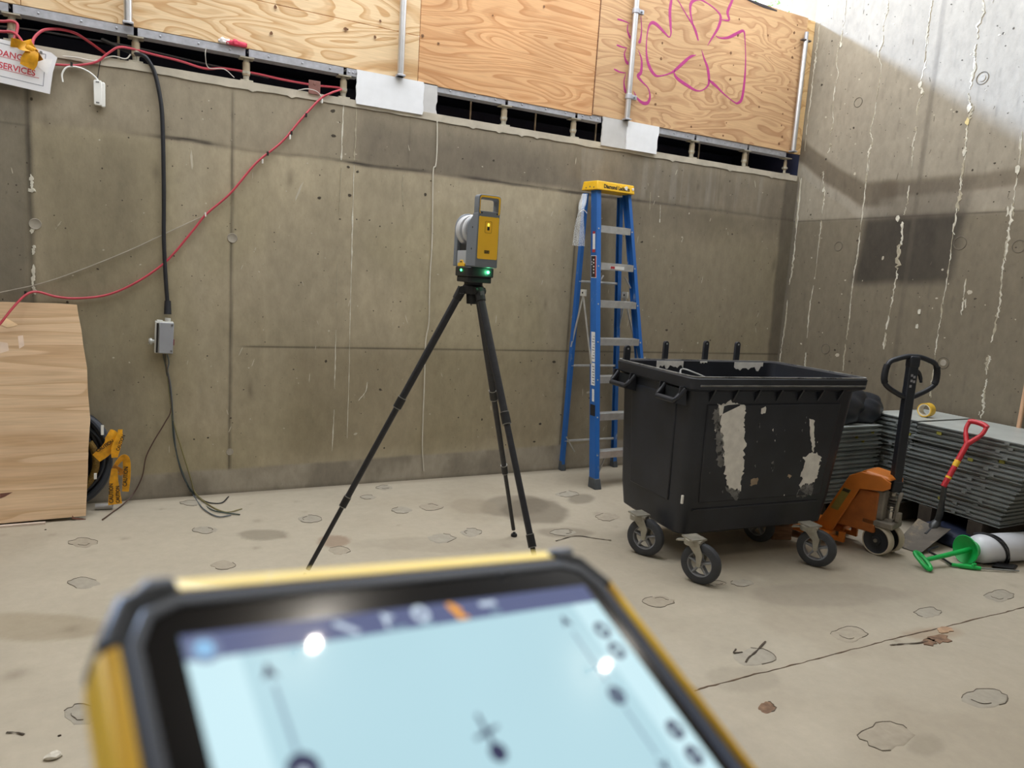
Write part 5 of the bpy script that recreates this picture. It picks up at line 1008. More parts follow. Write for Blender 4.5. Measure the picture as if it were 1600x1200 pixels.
MB().hexa([(-.08, .335, .19), (.08, .335, .19), (.08, .343, .192), (-.08, .343, .192), (-.08, .225, .43), (.08, .225, .43), (.08, .235, .434), (-.08, .235, .434)]).build('rating_plate', mat('plate_olive', (138, 124, 66), .5, var=.2), pt)
a, b = (0, .30, .36), (0, .47, .16)
sp = MB().prism([(.215, .40), (.285, .24), (.335, .245), (.265, .405)], (-.1165, -.115), (0, 0, 0), (0, 1, 0), (0, 0, 1), (1, 0, 0)).build('side_label', mat('label_olive', (140, 126, 62), .5, var=.15), pt)
MB().prism([(.219, .396), (.228, .375), (.274, .381), (.265, .40)], (-.1175, -.1163), (0, 0, 0), (0, 1, 0), (0, 0, 1), (1, 0, 0)).build('label_band', mat('label_dark', (50, 44, 30), .5), sp)
MB().prism([(.05, .14), (.31, .14), (.17, .42), (.05, .42)], (-.085, .085), (0, 0, 0), (0, 1, 0), (0, 0, 1), (1, 0, 0)).build('inner_housing', mat('orange_inner', (160, 90, 34), .6, var=.2), pt, bevel=.01)
for s_ in (-1, 1):
    fk = MB().prism([(.30, .05), (.30, .085), (1.36, .085), (1.44, .065), (1.44, .05), (1.36, .042), (.42, .042)], (s_*.20, s_*.06), (0, 0, 0), (0, 1, 0), (0, 0, 1), (1, 0, 0)).build('fork', M_OR, pt, bevel=.004)
    MB().prism([(.22, .03), (.39, .03), (.39, .105), (.35, .105), (.33, .06), (.26, .06), (.26, .10), (.22, .10)], (s_*.118, s_*.09), (0, 0, 0), (0, 1, 0), (0, 0, 1), (1, 0, 0)).build('fork_heel', M_OR, fk, bevel=.003)
    MB().cyl((s_*.175-.04, 1.26, .04), (s_*.175+.04, 1.26, .04), .04, n=20).build('load_roller', M_CREAM, fk)
MB().box((-.085, -.06, .19), (.085, .14, .235)).build('pump_base', M_CAST, pt, bevel=.01)
MB().box((-.075, .015, .235), (.06, .12, .435)).build('pump_block', M_CAST, pt, bevel=.012)
MB().cyl((.0, .05, .43), (.0, .05, .52), .022, n=14).build('lift_ram', mat('chrome', (190, 188, 182), .2, .9), pt)
hb0 = pt.matrix_basis.inverted() @ pv; hx0, hy0 = hb0.x, hb0.y
cp = MB().cyl((hx0, hy0, .22), (hx0, hy0, .33), .032, n=16).build('pump_cylinder', MATS['chrome'], pt)
for k in range(5): MB().lathe([(.026, -.006), (.040, 0), (.026, .006)], (hx0, hy0, .30+.019*k), (0, 0, 1), 16).build('spring_coil', mat('spring_steel', (168, 166, 160), .3, .7), cp)
MB().lathe([(.018, 0), (.026, .012), (.024, .03), (.012, .05)], (hx0, hy0, .39), (0, 0, 1), 14).build('plunger', MATS['chrome'], cp)
MB().box((hx0-.055, hy0-.03, .2), (hx0+.055, hy0+.03, .245)).build('pump_foot', M_CAST, cp, bevel=.008)
MB().tube([(-.01, -.04, .25), (-.015, -.05, .36), (.0, -.055, .415), (.03, -.05, .42)], .012, 8, 4).build('pump_lever', M_CAST, pt)
MB().box((-.03, -.075, .24), (.02, -.045, .30)).build('valve_block', M_CAST, pt, bevel=.006)
# steering wheels, axle turned with the handle
wa = Matrix.Rotation(math.radians(6), 3, 'Z') @ Vector((1, 0, 0)); pinv = pt.matrix_basis.inverted(); wl_ = (pinv.to_3x3() @ wa).normalized()
wc = pinv @ on_z(1377, 863); wc.z = .096
for s_ in (-1, 1):
    c = wc+wl_*s_*.062
    wh = MB().lathe([(.086, -.03), (.093, -.031), (.097, -.024), (.097, .024), (.093, .031), (.086, .03), (.086, -.03)], c, wl_, 36).build('steer_wheel', M_CREAM, pt)
    MB().lathe([(0, -.026), (.03, -.028), (.034, -.016), (.066, -.016), (.086, -.029), (.086, .029), (.066, .016), (.034, .016), (.03, .028), (0, .026)], c, wl_, 30).build('wheel_hub', mat('hub_black', (40, 42, 46), .5, var=.15), wh)
MB().cyl(wc-wl_*.10, wc+wl_*.10, .012, n=10).build('axle', M_CAST, pt)
MB().cyl(wc+Vector((0, 0, -.02)), (wc.x, wc.y, .2), .028, n=14).build('steer_post', M_CAST, pt)
# handle
hb = pinv @ pv; hl = Vector((wl_.x, wl_.y, 0)); hl = (pinv.to_3x3() @ (Matrix.Rotation(math.radians(-14), 3, 'Z') @ Vector((1, 0, 0)))).normalized(); hn_ = Vector((0, 0, 1)); hd_ = hl.cross(hn_)
base_ = Vector((hb.x, hb.y-.0, .30))
def hp(x, z, y=0): return base_+hl*x+hn_*(z-.30)+hd_*y
def hbox(x0, x1, z0, z1, y0, y1): return MB().hexa([hp(x0, z0, y0), hp(x1, z0, y0), hp(x1, z0, y1), hp(x0, z0, y1), hp(x0, z1, y0), hp(x1, z1, y0), hp(x1, z1, y1), hp(x0, z1, y1)])
sh = hbox(-.034, .034, .44, 1.27, -.022, .022).build('handle_shaft', M_HBLK, pt, bevel=.008)
hbox(-.038, .038, .425, .50, -.028, .028).build('handle_foot', M_HBLK, pt, bevel=.01)
hbox(-.038, .038, 1.25, 1.325, -.026, .026).build('handle_head', M_HBLK, pt, bevel=.012)
loop = [hp(q[0], q[1]+.025) for q in ((-.03,1.03),(-.10,1.06),(-.165,1.095),(-.195,1.13),(-.195,1.19),(-.175,1.25),(-.12,1.275),(-.05,1.293),(0,1.295),(.05,1.293),(.12,1.275),(.175,1.25),(.195,1.19),(.195,1.13),(.165,1.095),(.10,1.06),(.03,1.03))]
MB().tube(loop, .0165, 10, 4).build('handle_loop', M_HBLK, pt)
for s_ in (-1, 1): MB().tube([hp(s_*.188, 1.145), hp(s_*.197, 1.17), hp(s_*.197, 1.22), hp(s_*.188, 1.26)], .0205, 10, 3).build('grip', mat('grip_rubber', (22, 24, 30), .7), pt)
MB().tube([hp(.03, 1.23, .0), hp(.055, 1.215), hp(.072, 1.19), hp(.084, 1.155)], [.016, .014, .012, .009], 8, 3).build('release_lever', M_HBLK, pt)
for k, (x, z) in enumerate(((-.012,1.20),(.008,1.19),(-.01,1.165),(.01,1.16),(-.012,1.13))): hbox(x-.008, x+.008, z-.008, z+.008, .022, .0228).build('control_icon', mat('icon_pale', (150, 150, 156), .5), sh) 
o = MB().box((-.07, -.055, 0), (.07, .055, .095)).build('timber_block', mat('old_timber', (132, 96, 70), .85, var=.25, nscale=12, stretch=(1, 6, 6)), bevel=.003); q = on_z(1231, 843); o.location = (q.x-.03, q.y+.06, 0); o.rotation_euler.z = -.35; tag(o, 'brown timber block on the floor between the bin castor and pallet truck', 'timber block')

# ------------------------------------------------------------------ stacks of galvanised panels
M_PAN = mat('panel_galv', (146, 152, 152), .4, .45, var=.18, nscale=7, wear=(120, 126, 116), wear_amt=.42, wear_scale=5)
M_PANTOP = mat('panel_top', (186, 192, 190), .4, .3, var=.12, nscale=5)
NUM = ['topmost', 'second', 'third', 'fourth', 'fifth', 'sixth', 'seventh', 'eighth', 'ninth', 'tenth', 'eleventh', 'twelfth', 'thirteenth', 'fourteenth', 'fifteenth', 'sixteenth', 'seventeenth', 'eighteenth', 'nineteenth', 'twentieth', 'twenty-first']
def stack(name, x0, x1, y0, y1, z0, z1, n, labname, grp, seed, slip):
    r = random.Random(seed); th = (z1-z0)/n; lx, ly = x1-x0, y1-y0
    mb = MB().box((0, 0, th*.72), (lx, ly, th*.97)).box((.02, .02, th*.22), (lx-.02, ly-.02, th*.72)).box((.004, .004, .0), (lx-.004, ly-.004, th*.22))
    proto = mb.build('deck_tray', M_PAN, smooth=False); me = proto.data; bpy.data.objects.remove(proto)
    cl = MB().box((-.003, ly*.28, th*.2), (.012, ly*.28+.03, th*.8)).build('edge_clip', M_PAN, smooth=False); mc = cl.data; bpy.data.objects.remove(cl)
    yl = MB().box((-.002, 0, th*.2), (.004, .035, th*.85)).build('yellow_mark', mat('yellow_mark', (150, 146, 62), .6, var=.2), smooth=False); my = yl.data; bpy.data.objects.remove(yl)
    for k in range(n):          # k = 0 is the topmost
        z = z1-th*(k+1)
        t = thing('deck_tray', 'galvanised steel tray, %s from the top of the %s' % (NUM[k], labname) if k else 'galvanised steel tray lying topmost on the %s' % labname, 'steel tray', (x0+r.uniform(-.016, .016)+slip[0]*k, y0+r.uniform(-.012, .012)+slip[1]*k, z), r.uniform(-.008, .008), grp)
        o = bpy.data.objects.new('tray_body', me); COL.objects.link(o); o.parent = t
        if k == 0: MB().box((.004, .004, th*.97), (lx-.004, ly-.004, th*.99)).build('top_skin', M_PANTOP, t, smooth=False)
        o = bpy.data.objects.new('edge_clip', mc); COL.objects.link(o); o.parent = t; o.location.y = r.uniform(-.08, .1)
        if r.random() < .3:
            o = bpy.data.objects.new('yellow_mark', my); COL.objects.link(o); o.parent = t; o.location = (0, r.uniform(.02, ly-.06), 0) if name != 'l' else (r.uniform(.1, lx-.1), 0, 0)
stack('r', 5.12, 5.83, 2.46, 3.30, .20, .80, 18, 'nearest tray stack under the spade handle', 'trays in the nearest stack', 1, (.001, .013))
stack('m', 5.14, 5.80, 3.335, 3.72, .16, .80, 20, 'narrow tray stack under the tape roll', 'trays in the stack under the tape roll', 2, (.0, .003))
stack('l', 4.42, 5.08, 3.56, 4.25, .15, .725, 17, 'tray stack under the black sacks', 'trays in the stack under the sacks', 3, (.0, .0))
M_BEAR = mat('bearer_dark', (70, 62, 54), .9, var=.3)
for k, (x0, x1, y0, y1, z1, l) in enumerate([(5.15,5.8,2.78,2.88,.195,'dark timber bearer under the near end of the nearest tray stack'),(5.15,5.8,3.14,3.24,.195,'dark timber bearer under the far end of the nearest tray stack'),(5.17,5.77,3.42,3.50,.158,'dark timber bearer under the stack with the tape roll'),(5.17,5.77,3.6,3.68,.158,'dark timber bearer at the back under the tape roll stack'),(4.5,4.6,3.6,4.2,.148,'dark timber bearer under the left end of the sack stack'),(4.9,5.0,3.6,4.2,.148,'dark timber bearer under the right end of the sack stack')]):
    o = MB().box((0, 0, 0), (x1-x0, y1-y0, z1)).build('timber_bearer', M_BEAR, bevel=.004); o.location = (x0, y0, 0); tag(o, l, 'timber')
o = MB().hexa([(0, 0, 0), (.55, -.1, 0), (.62, .42, 0), (.02, .5, 0), (.04, .05, .09), (.5, -.04, .07), (.55, .36, .10), (.06, .42, .12)]).build('dark_sheet', mat('navy_sheet', (28, 36, 60), .6, var=.3, nscale=6), bevel=.03, seg=3); o.location = (5.0, 2.70, 0.0); o.rotation_euler.z = .0; tag(o, 'crumpled dark blue sheet on the floor under the nearest tray stack', 'plastic sheet')
# black sacks and tarp on the left stack
def lump(name, c, s, m, seed, label, cat, rough=.2):
    r = random.Random(seed); bm = bmesh.new(); bmesh.ops.create_icosphere(bm, subdivisions=4, radius=1)
    ph = [r.uniform(0, 6) for _ in range(6)]
    for v in bm.verts:
        x, y, z = v.co; q = 1+rough*(.5*math.sin(4*x+ph[0])*math.sin(3*z+ph[1])+.35*math.sin(8*y+5*x+ph[2])+.3*math.sin(11*z+7*x+ph[3]))+.03*abs(math.sin(19*x+13*y+ph[4]))
        v.co = Vector((x*q*s[0], y*q*s[1], max(z*q, -.62)*s[2]))
    me = bpy.data.meshes.new(name); bm.to_mesh(me); bm.free(); me.materials.append(m); me.shade_smooth(); o = bpy.data.objects.new(name, me); COL.objects.link(o); o.location = c; tag(o, label, cat); return o
M_SACK = mat('black_sack', (34, 38, 46), .42, var=.3, nscale=9)
lump('black_sack', (4.74, 3.80, .725+.62*.19), (.33, .2, .19), M_SACK, 3, 'bulky black plastic sack on the tray stack behind the bin corner', 'sack', .1)
lump('black_sack', (5.04, 3.76, .725+.62*.14), (.2, .15, .14), M_SACK, 6, 'smaller black sack slumped beside the pallet truck handle', 'sack', .12)
o = MB().hexa([(-.16, 0, 0), (.16, -.02, 0), (.17, .1, 0), (-.15, .12, 0), (-.15, .0, .03), (.16, .0, .025), (.16, .08, .03), (-.15, .1, .035)]).build('folded_tarp', mat('tarp_green', (52, 66, 68), .6, var=.3, nscale=10), bevel=.01); o.location = (4.80, 3.76, .955); o.rotation_euler = (0, .5, -.1); tag(o, 'dark green folded tarp sticking up behind the black sacks', 'tarp')
# tape roll
q = on_z(1446, 651, .803); t = thing('tape_roll', 'roll of yellow adhesive tape standing on the tray stack', 'tape roll', (q.x, q.y, .803))
ax_ = Vector((-1, -.12, 0)).normalized()
MB().lathe([(.045, -.035), (.053, -.035), (.053, .035), (.045, .035), (.045, -.035)], (0, 0, .053), ax_, 32).build('tape', mat('tape_yellow', (222, 180, 62), .5, var=.05), t)
MB().lathe([(.040, -.0345), (.0449, -.0345), (.0449, .0355), (.040, .0355), (.040, -.0345)], (0, 0, .053), ax_, 32).build('core', mat('tape_core', (222, 214, 196), .7), t)
# spade
tl, tr_ = on_z(1399, 853), on_z(1441, 867); top = on_x(1530, 662, 5.085); mid = (tl+tr_)/2; axd = (top-mid); SL = axd.length; axd.normalize()
sx_ = (tr_-tl).normalized(); sx_ = (sx_-axd*sx_.dot(axd)).normalized(); sn = sx_.cross(axd); SW = (tr_-tl).length
t = thing('spade', 'spade with red D-handle and muddy blade leaning on the tray stack', 'spade', mtx=basis(mid, sx_, axd, sn))
M_BLADE = mat('spade_steel', (104, 98, 90), .65, .1, var=.2, nscale=10, wear=(140, 126, 104), wear_amt=.52, wear_scale=9)
M_SPR = mat('spade_red', (190, 44, 54), .42, var=.06)
sL, sR = on_z(1435, 814, .105), on_z(1486, 831, .105); smid = (sL+sR)/2; sinv = t.matrix_basis.inverted()
n = 8; vs_ = []; bnn = ((tr_-tl).cross(sL-tl)).normalized(); bnn = bnn if bnn.z > 0 else -bnn
for i in range(n+1):
    for j in range(n+1):
        p_ = tl.lerp(tr_, j/n).lerp(sL.lerp(sR, j/n), i/n)+bnn*(.016*(2*j/n-1)**2+.006)
        vs_.append(tuple(sinv @ p_))
fs = [(i*(n+1)+j, i*(n+1)+j+1, (i+1)*(n+1)+j+1, (i+1)*(n+1)+j) for i in range(n) for j in range(n)]
dn_ = sinv.to_3x3() @ (bnn*-.004); m2 = len(vs_); vs_ += [tuple(Vector(v)+dn_) for v in vs_]; fs += [tuple(m2+k for k in f[::-1]) for f in fs]
edge = [j for j in range(n+1)]+[i*(n+1)+n for i in range(1, n+1)]+[n*(n+1)+j for j in range(n-1, -1, -1)]+[i*(n+1) for i in range(n-1, 0, -1)]
fs += [(edge[k], m2+edge[k], m2+edge[(k+1) % len(edge)], edge[(k+1) % len(edge)]) for k in range(len(edge))]
MB().add(vs_, fs).build('blade', M_BLADE, t)
MB().tube([sinv @ smid.lerp(mid, .35)+Vector((0, 0, .004)), sinv @ smid.lerp(mid, .05)+Vector((0, 0, .008)), sinv @ (smid.lerp(top, .12)+Vector((0, 0, -.01))), (0, SL*.52, .01)], [.010, .03, .022, .018], 12, 4).build('socket', mat('socket_steel', (84, 86, 88), .45, .4, var=.2), t)
MB().cyl((0, SL*.50, .01), (0, SL-.145, .01), .0185, n=14).build('shaft', M_SPR, t)
MB().tube([(0, SL-.16, .01), (.02, SL-.13, .01), (.052, SL-.07, .01), (.056, SL-.02, .01), (.045, SL-.004, .01)], [.018, .016, .014, .014, .014], 10, 4).build('d_handle_arm', M_SPR, t)
MB().tube([(0, SL-.16, .01), (-.02, SL-.13, .01), (-.052, SL-.07, .01), (-.056, SL-.02, .01), (-.045, SL-.004, .01)], [.018, .016, .014, .014, .014], 10, 4).build('d_handle_arm', M_SPR, t)
MB().tube([(-.062, SL-.012, .01), (-.03, SL, .01), (.03, SL, .01), (.062, SL-.012, .01)], .0175, 12, 3).build('d_grip', M_SPR, t)
MB().lathe([(.0192, 0), (.0192, .045)], (0, SL*.66, .01), (0, 1, 0), 14).build('yellow_label', mat('label_yellow', (236, 186, 50), .5, wear=(190, 44, 54), wear_amt=.42, wear_scale=30), t)
MB().lathe([(.0192, 0), (.0192, .015)], (0, SL*.565, .01), (0, 1, 0), 14).build('yellow_label', MATS['label_yellow'], t)
# garden sprayer lying on the floor
A, B, H = on_z(1522, 858, .095), on_z(1604, 853, .095), on_z(1446, 874, .06)
sax = (B-A); sax.z = 0; sl_ = sax.length+.04; sax.normalize()
t = thing('pump_sprayer', 'white pump sprayer with green funnel top lying on the floor', 'sprayer', (A.x, A.y, 0))
M_TANK = mat('tank_white', (214, 218, 226), .35, var=.03); M_GRN = mat('sprayer_green', (28, 178, 84), .4, var=.06); M_BHOSE = mat('sprayer_black', (26, 28, 32), .5)
MB().lathe([(.02, -.02), (.055, -.01), (.085, .02), (.094, .06), (.095, sl_*.5), (.094, sl_-.05), (.088, sl_-.02), (.07, sl_), (0, sl_)], A, sax, 36).build('tank', M_TANK, t, world=True)
gd = Vector((-1, -.12, 0)); fnl = A-sax*.015
gdir = (H-A).normalized()
fn = MB().lathe([(.04, .0), (.058, .02), (.090, .07), (.095, .075), (.091, .078), (.05, .04), (.02, .035)], A-sax*.0, -sax, 32).build('funnel_top', M_GRN, t, world=True)
MB().lathe([(.055, -.02), (.055, .02), (.048, .03)], A, -sax, 24).build('cap', M_GRN, t, world=True)
hx = A-sax*.03; He = Vector((H.x, H.y, .055))
MB().cyl(hx, He, .017, .014, 12).build('pump_rod', M_GRN, t, world=True)
hs = Vector((0, 0, 1)).cross((He-hx).normalized()).normalized(); hu = (hs*.75-Vector((0, 0, .45))).normalized(); dd = (He-hx).normalized()
hnd = [He+hu*a_*.062+dd*b_ for a_, b_ in ((-.5, .0), (-1, .012), (-1.05, .03), (-.6, .04), (.6, .04), (1.05, .03), (1, .012), (.5, .0))]
MB().tube(hnd, .0135, 8, 3, closed=True).build('pump_handle', M_GRN, t, world=True)
w0, w1 = on_z(1487, 882, .018), on_z(1532, 888, .016); w2 = on_z(1592, 892, .012)
wd_ = MB().tube([w0, w0.lerp(w1, .3), w0.lerp(w1, .7), w1], [.011, .015, .015, .012], 10, 3).build('wand_grip', M_GRN, t, world=True)
MB().box(w0.lerp(w1, .72)+Vector((-.012, -.012, -.012)), w0.lerp(w1, .8)+Vector((.014, .012, .026))).build('wand_trigger', M_GRN, t, world=True, bevel=.004)
MB().cyl(w1, w2, .0055, n=8).build('lance', mat('lance_grey', (150, 152, 150), .4, .4), t, world=True)
MB().tube([w0, on_z(1475,874,.015), on_z(1460,866,.02), on_z(1450,860,.04), on_z(1465,854,.05)], .0075, 8, 5).build('hose', M_BHOSE, t, world=True)
def around(s_, a0, a1, k=10, r=.099, drift=.0):
    e2 = Vector((0, 0, 1)); e1 = sax.cross(e2)   # e1 toward the camera
    return [A+sax*(s_+drift*i/k)+e1*math.cos(a0+(a1-a0)*i/k)*r+e2*math.sin(a0+(a1-a0)*i/k)*r for i in range(k+1)]
if sax.cross(Vector((0, 0, 1))).dot(A-CPOS) > 0: pass
MB().tube(around(.05, 2.2, -.9, 12, .1, .16), .007, 8, 2).build('hose', M_BHOSE, t, world=True)
strip(around(.10, 2.0, -.8, 10, .099, .12), .026, nrm=(.3, -.9, .5)).build('carry_strap', M_BHOSE, t, world=True)
MB().tube(around(sl_-.02, 2.6, -.7, 10, .103, .03), .007, 8, 2).build('hose', M_BHOSE, t, world=True)
MB().hexa([on_z(1548, 886, .0), on_z(1586, 892, .0), on_z(1592, 884, .0), on_z(1556, 880, .0), on_z(1550, 884, .025), on_z(1584, 889, .02), on_z(1589, 882, .02), on_z(1557, 878, .025)]).build('strap_bundle', M_BHOSE, t, world=True, bevel=.006)
# broom handle at the far right
a, b = on_x(1588, 688, 5.80), on_x(1606, 590, 5.845)
d_ = (b-a).normalized(); o = MB().cyl((0, 0, 0), d_*1.5, .0155, n=14).build('wooden_pole', mat('pole_wood', (200, 160, 128), .6, var=.12, nscale=8, stretch=(6, 6, 1))); o.location = a-d_*((a.z-.02)/d_.z); tag(o, 'pale wooden pole standing at the right frame edge behind the panels', 'pole')

# ------------------------------------------------------------------ small litter on the floor
for k, (u, v, s_, c_, l) in enumerate([(84,1184,.024,(214,208,194),'white crumb of plaster on the floor at lower left'),(93,1150,.006,(60,50,40),'tiny dark chip on the floor above the plaster crumb'),(71,828,.006,(50,42,36),'tiny dark chip on the floor below the plywood offcut')]):
    q = on_z(u, v); bm = bmesh.new(); bmesh.ops.create_icosphere(bm, subdivisions=2, radius=s_); r = random.Random(k)
    for w_ in bm.verts: w_.co = Vector((w_.co.x*r.uniform(.7, 1.3), w_.co.y*r.uniform(.5, 1), max(w_.co.z*.55*r.uniform(.7, 1.2), -s_*.3)))
    me = bpy.data.meshes.new('plaster_crumb'); bm.to_mesh(me); bm.free(); me.materials.append(mat('crumb%d' % k, c_, .9, var=.1)); o = bpy.data.objects.new('plaster_crumb' if k == 0 else 'stone_chip', me); COL.objects.link(o); o.location = (q.x, q.y, s_*.3); tag(o, l, 'debris')

# ------------------------------------------------------------------ tablet held up in the foreground
tm = basis((.0141, .2750, 1.5130), (.9639, .2259, -.1409), (-.1406, .8814, .4510), (.2261, -.4149, .8813)) @ Matrix.Scale(.001, 4)
loc_, rot_, scl_ = tm.decompose()
tb = bpy.data.objects.new('rugged_tablet', None); COL.objects.link(tb); tb.location = loc_; tb.rotation_mode = 'QUATERNION'; tb.rotation_quaternion = rot_; tb.matrix_basis = Matrix.LocRotScale(loc_, rot_, Vector((1, 1, 1)))
tag(tb, 'rugged black and yellow tablet with a lit map screen held up in the foreground', 'tablet')
S = .001
def poly(pts): return [(p[0]*S, p[1]*S) for p in pts]
AXS = dict(origin=(0, 0, 0), ax=(1, 0, 0), ay=(0, 1, 0), az=(0, 0, 1))
x0, x1, y0, y1 = -27, 240, -164, 27.5
def cham(a, r): return [(x0+a+r, y0+a), (x1-a-r, y0+a), (x1-a-r*.35, y0+a+r*.25), (x1-a, y0+a+r), (x1-a, y1-a-r), (x1-a-r*.35, y1-a-r*.28), (x1-a-r, y1-a), (x0+a+r, y1-a), (x0+a+r*.35, y1-a-r*.28), (x0+a, y1-a-r), (x0+a, y0+a+r), (x0+a+r*.35, y0+a+r*.25)]
M_TBK = mat('tablet_rubber', (34, 37, 42), .55, var=.06); M_TGR = mat('tablet_frame', (74, 78, 86), .45, var=.05); M_TYL = mat('tablet_yellow', (218, 168, 8), .6, var=.03)
MB().prism(poly(cham(0, 26)), (-.022, -.003), **AXS).build('case', M_TBK, tb, bevel=.003)
MB().frame(poly(cham(9, 20)), poly(cham(14, 16)), (-.004, .0012), **AXS).build('screen_frame', M_TGR, tb, bevel=.0008)
MB().frame(poly(cham(6.5, 22)), poly(cham(9.2, 20)), (-.006, .0006), **AXS).build('bumper', M_TBK, tb, bevel=.0008)
for cx_, sy_ in ((x0, 1), (x1, 1), (x0, -1), (x1, -1)):
    s1_ = 1 if cx_ < 0 else -1; yy_ = y1 if sy_ > 0 else y0
    MB().prism(poly([(cx_+s1_*31, yy_), (cx_+s1_*26, yy_), (cx_+s1_*9, yy_-sy_*7), (cx_, yy_-sy_*26), (cx_, yy_-sy_*31), (cx_+s1_*7, yy_-sy_*29), (cx_+s1_*8, yy_-sy_*26), (cx_+s1_*14, yy_-sy_*12), (cx_+s1_*27, yy_-sy_*7), (cx_+s1_*31, yy_-sy_*6)]), (-.021, .0012), **AXS).build('corner_bumper', M_TBK, tb, bevel=.0018)
# yellow grips: sides and top edge
for sx0, sx1 in ((x0-.8, x0+7.5), (x1-4.5, x1+1.2)):
    MB().prism(poly([(sx0, y0+30), (sx1, y0+30), (sx1, y1-27 if sx0 < 0 else y1-24), (sx0, y1-31 if sx0 < 0 else y1-27)]), (-.020, .0009), **AXS).build('side_grip', M_TYL, tb, bevel=.002)
M_TYL2 = mat('tablet_yellow_gloss_sunlit', (240, 204, 100), .3, var=.02, clear=.6)  # paler copy of the grip yellow, sun glare put into the colour
MB().prism([((y1-6.2)*S, .0006), ((y1+2.0)*S, -.0026), ((y1+2.2)*S, -.012), ((y1-6.2)*S, -.012)], ((x0+31)*S, (x1-29)*S), (0, 0, 0), (0, 1, 0), (0, 0, 1), (1, 0, 0)).build('top_grip', M_TYL2, tb, bevel=.0008)
for a_, b_ in ((x0+2, x0+30), (x1-28, x1-12)): MB().prism(poly([(a_+(12 if a_ < 0 else 0), y1-6), (b_, y1-4), (b_, y1+.6), (a_+(18 if a_ < 0 else 0), y1+.4)]), (-.019, .0016), **AXS).build('corner_guard', mat('corner_grey', (96, 101, 110), .5), tb, bevel=.0015)
M_GLASS = mat('bezel_glass', (18, 18, 21), .16, var=.02, clear=.0)
gl = MB().prism(poly(cham(13.5, 16)), (-.001, .0), **AXS).build('bezel_glass', M_GLASS, tb, smooth=False)
MB().lathe([(.0028, 0), (.0028, .0002), (0, .0002)], (164.5*S, 12.5*S, 0), (0, 0, 1), 16).build('front_camera', mat('camera_lens', (60, 64, 70), .1), tb)
# lit display: coloured emitting layers under one sheet of glass
def emis(name, rgb, st=1.0, spec=.5, rough=.03):
    m = bpy.data.materials.new(name); m.use_nodes = True; b = m.node_tree.nodes['Principled BSDF']; c = lin(rgb)
    n = m.node_tree.nodes.new('ShaderNodeTexNoise'); n.inputs['Scale'].default_value = 12; tc = m.node_tree.nodes.new('ShaderNodeTexCoord'); m.node_tree.links.new(tc.outputs['Object'], n.inputs['Vector'])
    r_ = m.node_tree.nodes.new('ShaderNodeValToRGB'); r_.color_ramp.elements[0].color = (*[x*.97 for x in c], 1); r_.color_ramp.elements[1].color = (*[min(1, x*1.03) for x in c], 1); m.node_tree.links.new(n.outputs['Fac'], r_.inputs[0]); m.node_tree.links.new(r_.outputs[0], b.inputs['Emission Color'])
    b.inputs['Base Color'].default_value = (.008, .008, .01, 1); b.inputs['Emission Strength'].default_value = st; b.inputs['Roughness'].default_value = rough; b.inputs['Specular IOR Level'].default_value = spec; return m
E_BG = emis('screen_pale', (186, 222, 232), .95); E_BAR = emis('screen_bar', (98, 106, 142), .95); E_DK = emis('screen_dark_icon', (64, 66, 98), .8); E_LT = emis('screen_white_icon', (208, 224, 240), .95); E_OR = emis('screen_orange', (250, 172, 60), .95); E_GR = emis('screen_grey_line', (140, 166, 184), .9); E_BL = emis('screen_blue', (150, 200, 240), .95); E_LN = emis('screen_panel', (204, 236, 244), 1.0)
disp = MB().box((0, -.136, 0), (.217, 0, .00025)).build('display', E_BG, tb, smooth=False)
def layer(name, pts, m, h): return MB().prism(poly(pts), (.00025, h), **AXS).build(name, m, disp, smooth=False)
def disc(cx, cy, r, n=20): return [(cx+r*math.cos(2*math.pi*i/n), cy+r*math.sin(2*math.pi*i/n)) for i in range(n)]
layer('status_bar', [(0, -11.5), (217, -11.5), (217, 0), (0, 0)], E_BAR, .0004)
layer('side_panel', [(0, -136), (19, -136), (19, -11.5), (0, -11.5)], E_LN, .0004); layer('side_panel', [(198, -136), (217, -136), (217, -11.5), (198, -11.5)], E_LN, .0004)
layer('home_button', disc(7.3, -7, 6.2), emis('screen_ring', (128, 140, 172), .9), .0005); layer('home_button', disc(7.3, -7, 3.6), E_BL, .0006)
layer('pencil_icon', [(60, -4), (62, -2.4), (71, -9), (69, -10.5)], E_LT, .0006)
layer('survey_icon', [(84, -10), (85.5, -10), (85.5, -6), (90, -4), (84, -1.5)], E_LT, .0006); layer('survey_icon', [(84, -11), (94, -11), (94, -9.6), (84, -9.6)], E_GR, .0006)
MB().frame(poly(disc(104, -4.5, 4.6)), poly(disc(104, -4.5, 2.2)), (.0003, .0006), **AXS).build('cloud_icon', E_LT, disp, smooth=False); layer('cloud_icon', [(102, -11), (108, -11), (108, -9), (102, -9)], E_GR, .0006)
layer('scan_icon', [(120, -.8), (123, -.8), (127, -5), (124.5, -10.5), (121, -5)], E_OR, .0006); layer('scan_icon', [(122, -8.5), (128, -8.5), (129, -10.6), (123, -10.6)], E_OR, .0006)
layer('menu_icon', [(139, -2.5), (149, -2.5), (149, -5), (139, -5)], E_LT, .0006); layer('menu_icon', [(143, -8), (149, -8), (149, -10), (143, -10)], E_GR, .0006)
for cx_ in (27.5, 185.5):
    layer('arrow_icon', [(cx_, -17), (cx_+3.2, -24), (cx_, -22.5), (cx_-3.2, -24)], E_DK, .0006)
layer('slider_line', [(27.2, -27), (28.6, -27), (28.6, -54), (27.2, -54)], E_GR, .0006); layer('slider_line', [(185, -28), (186.2, -28), (186.2, -58), (185, -58)], E_GR, .0006); layer('slider_line', [(185, -72), (186.2, -72), (186.2, -97), (185, -97)], E_GR, .0006)
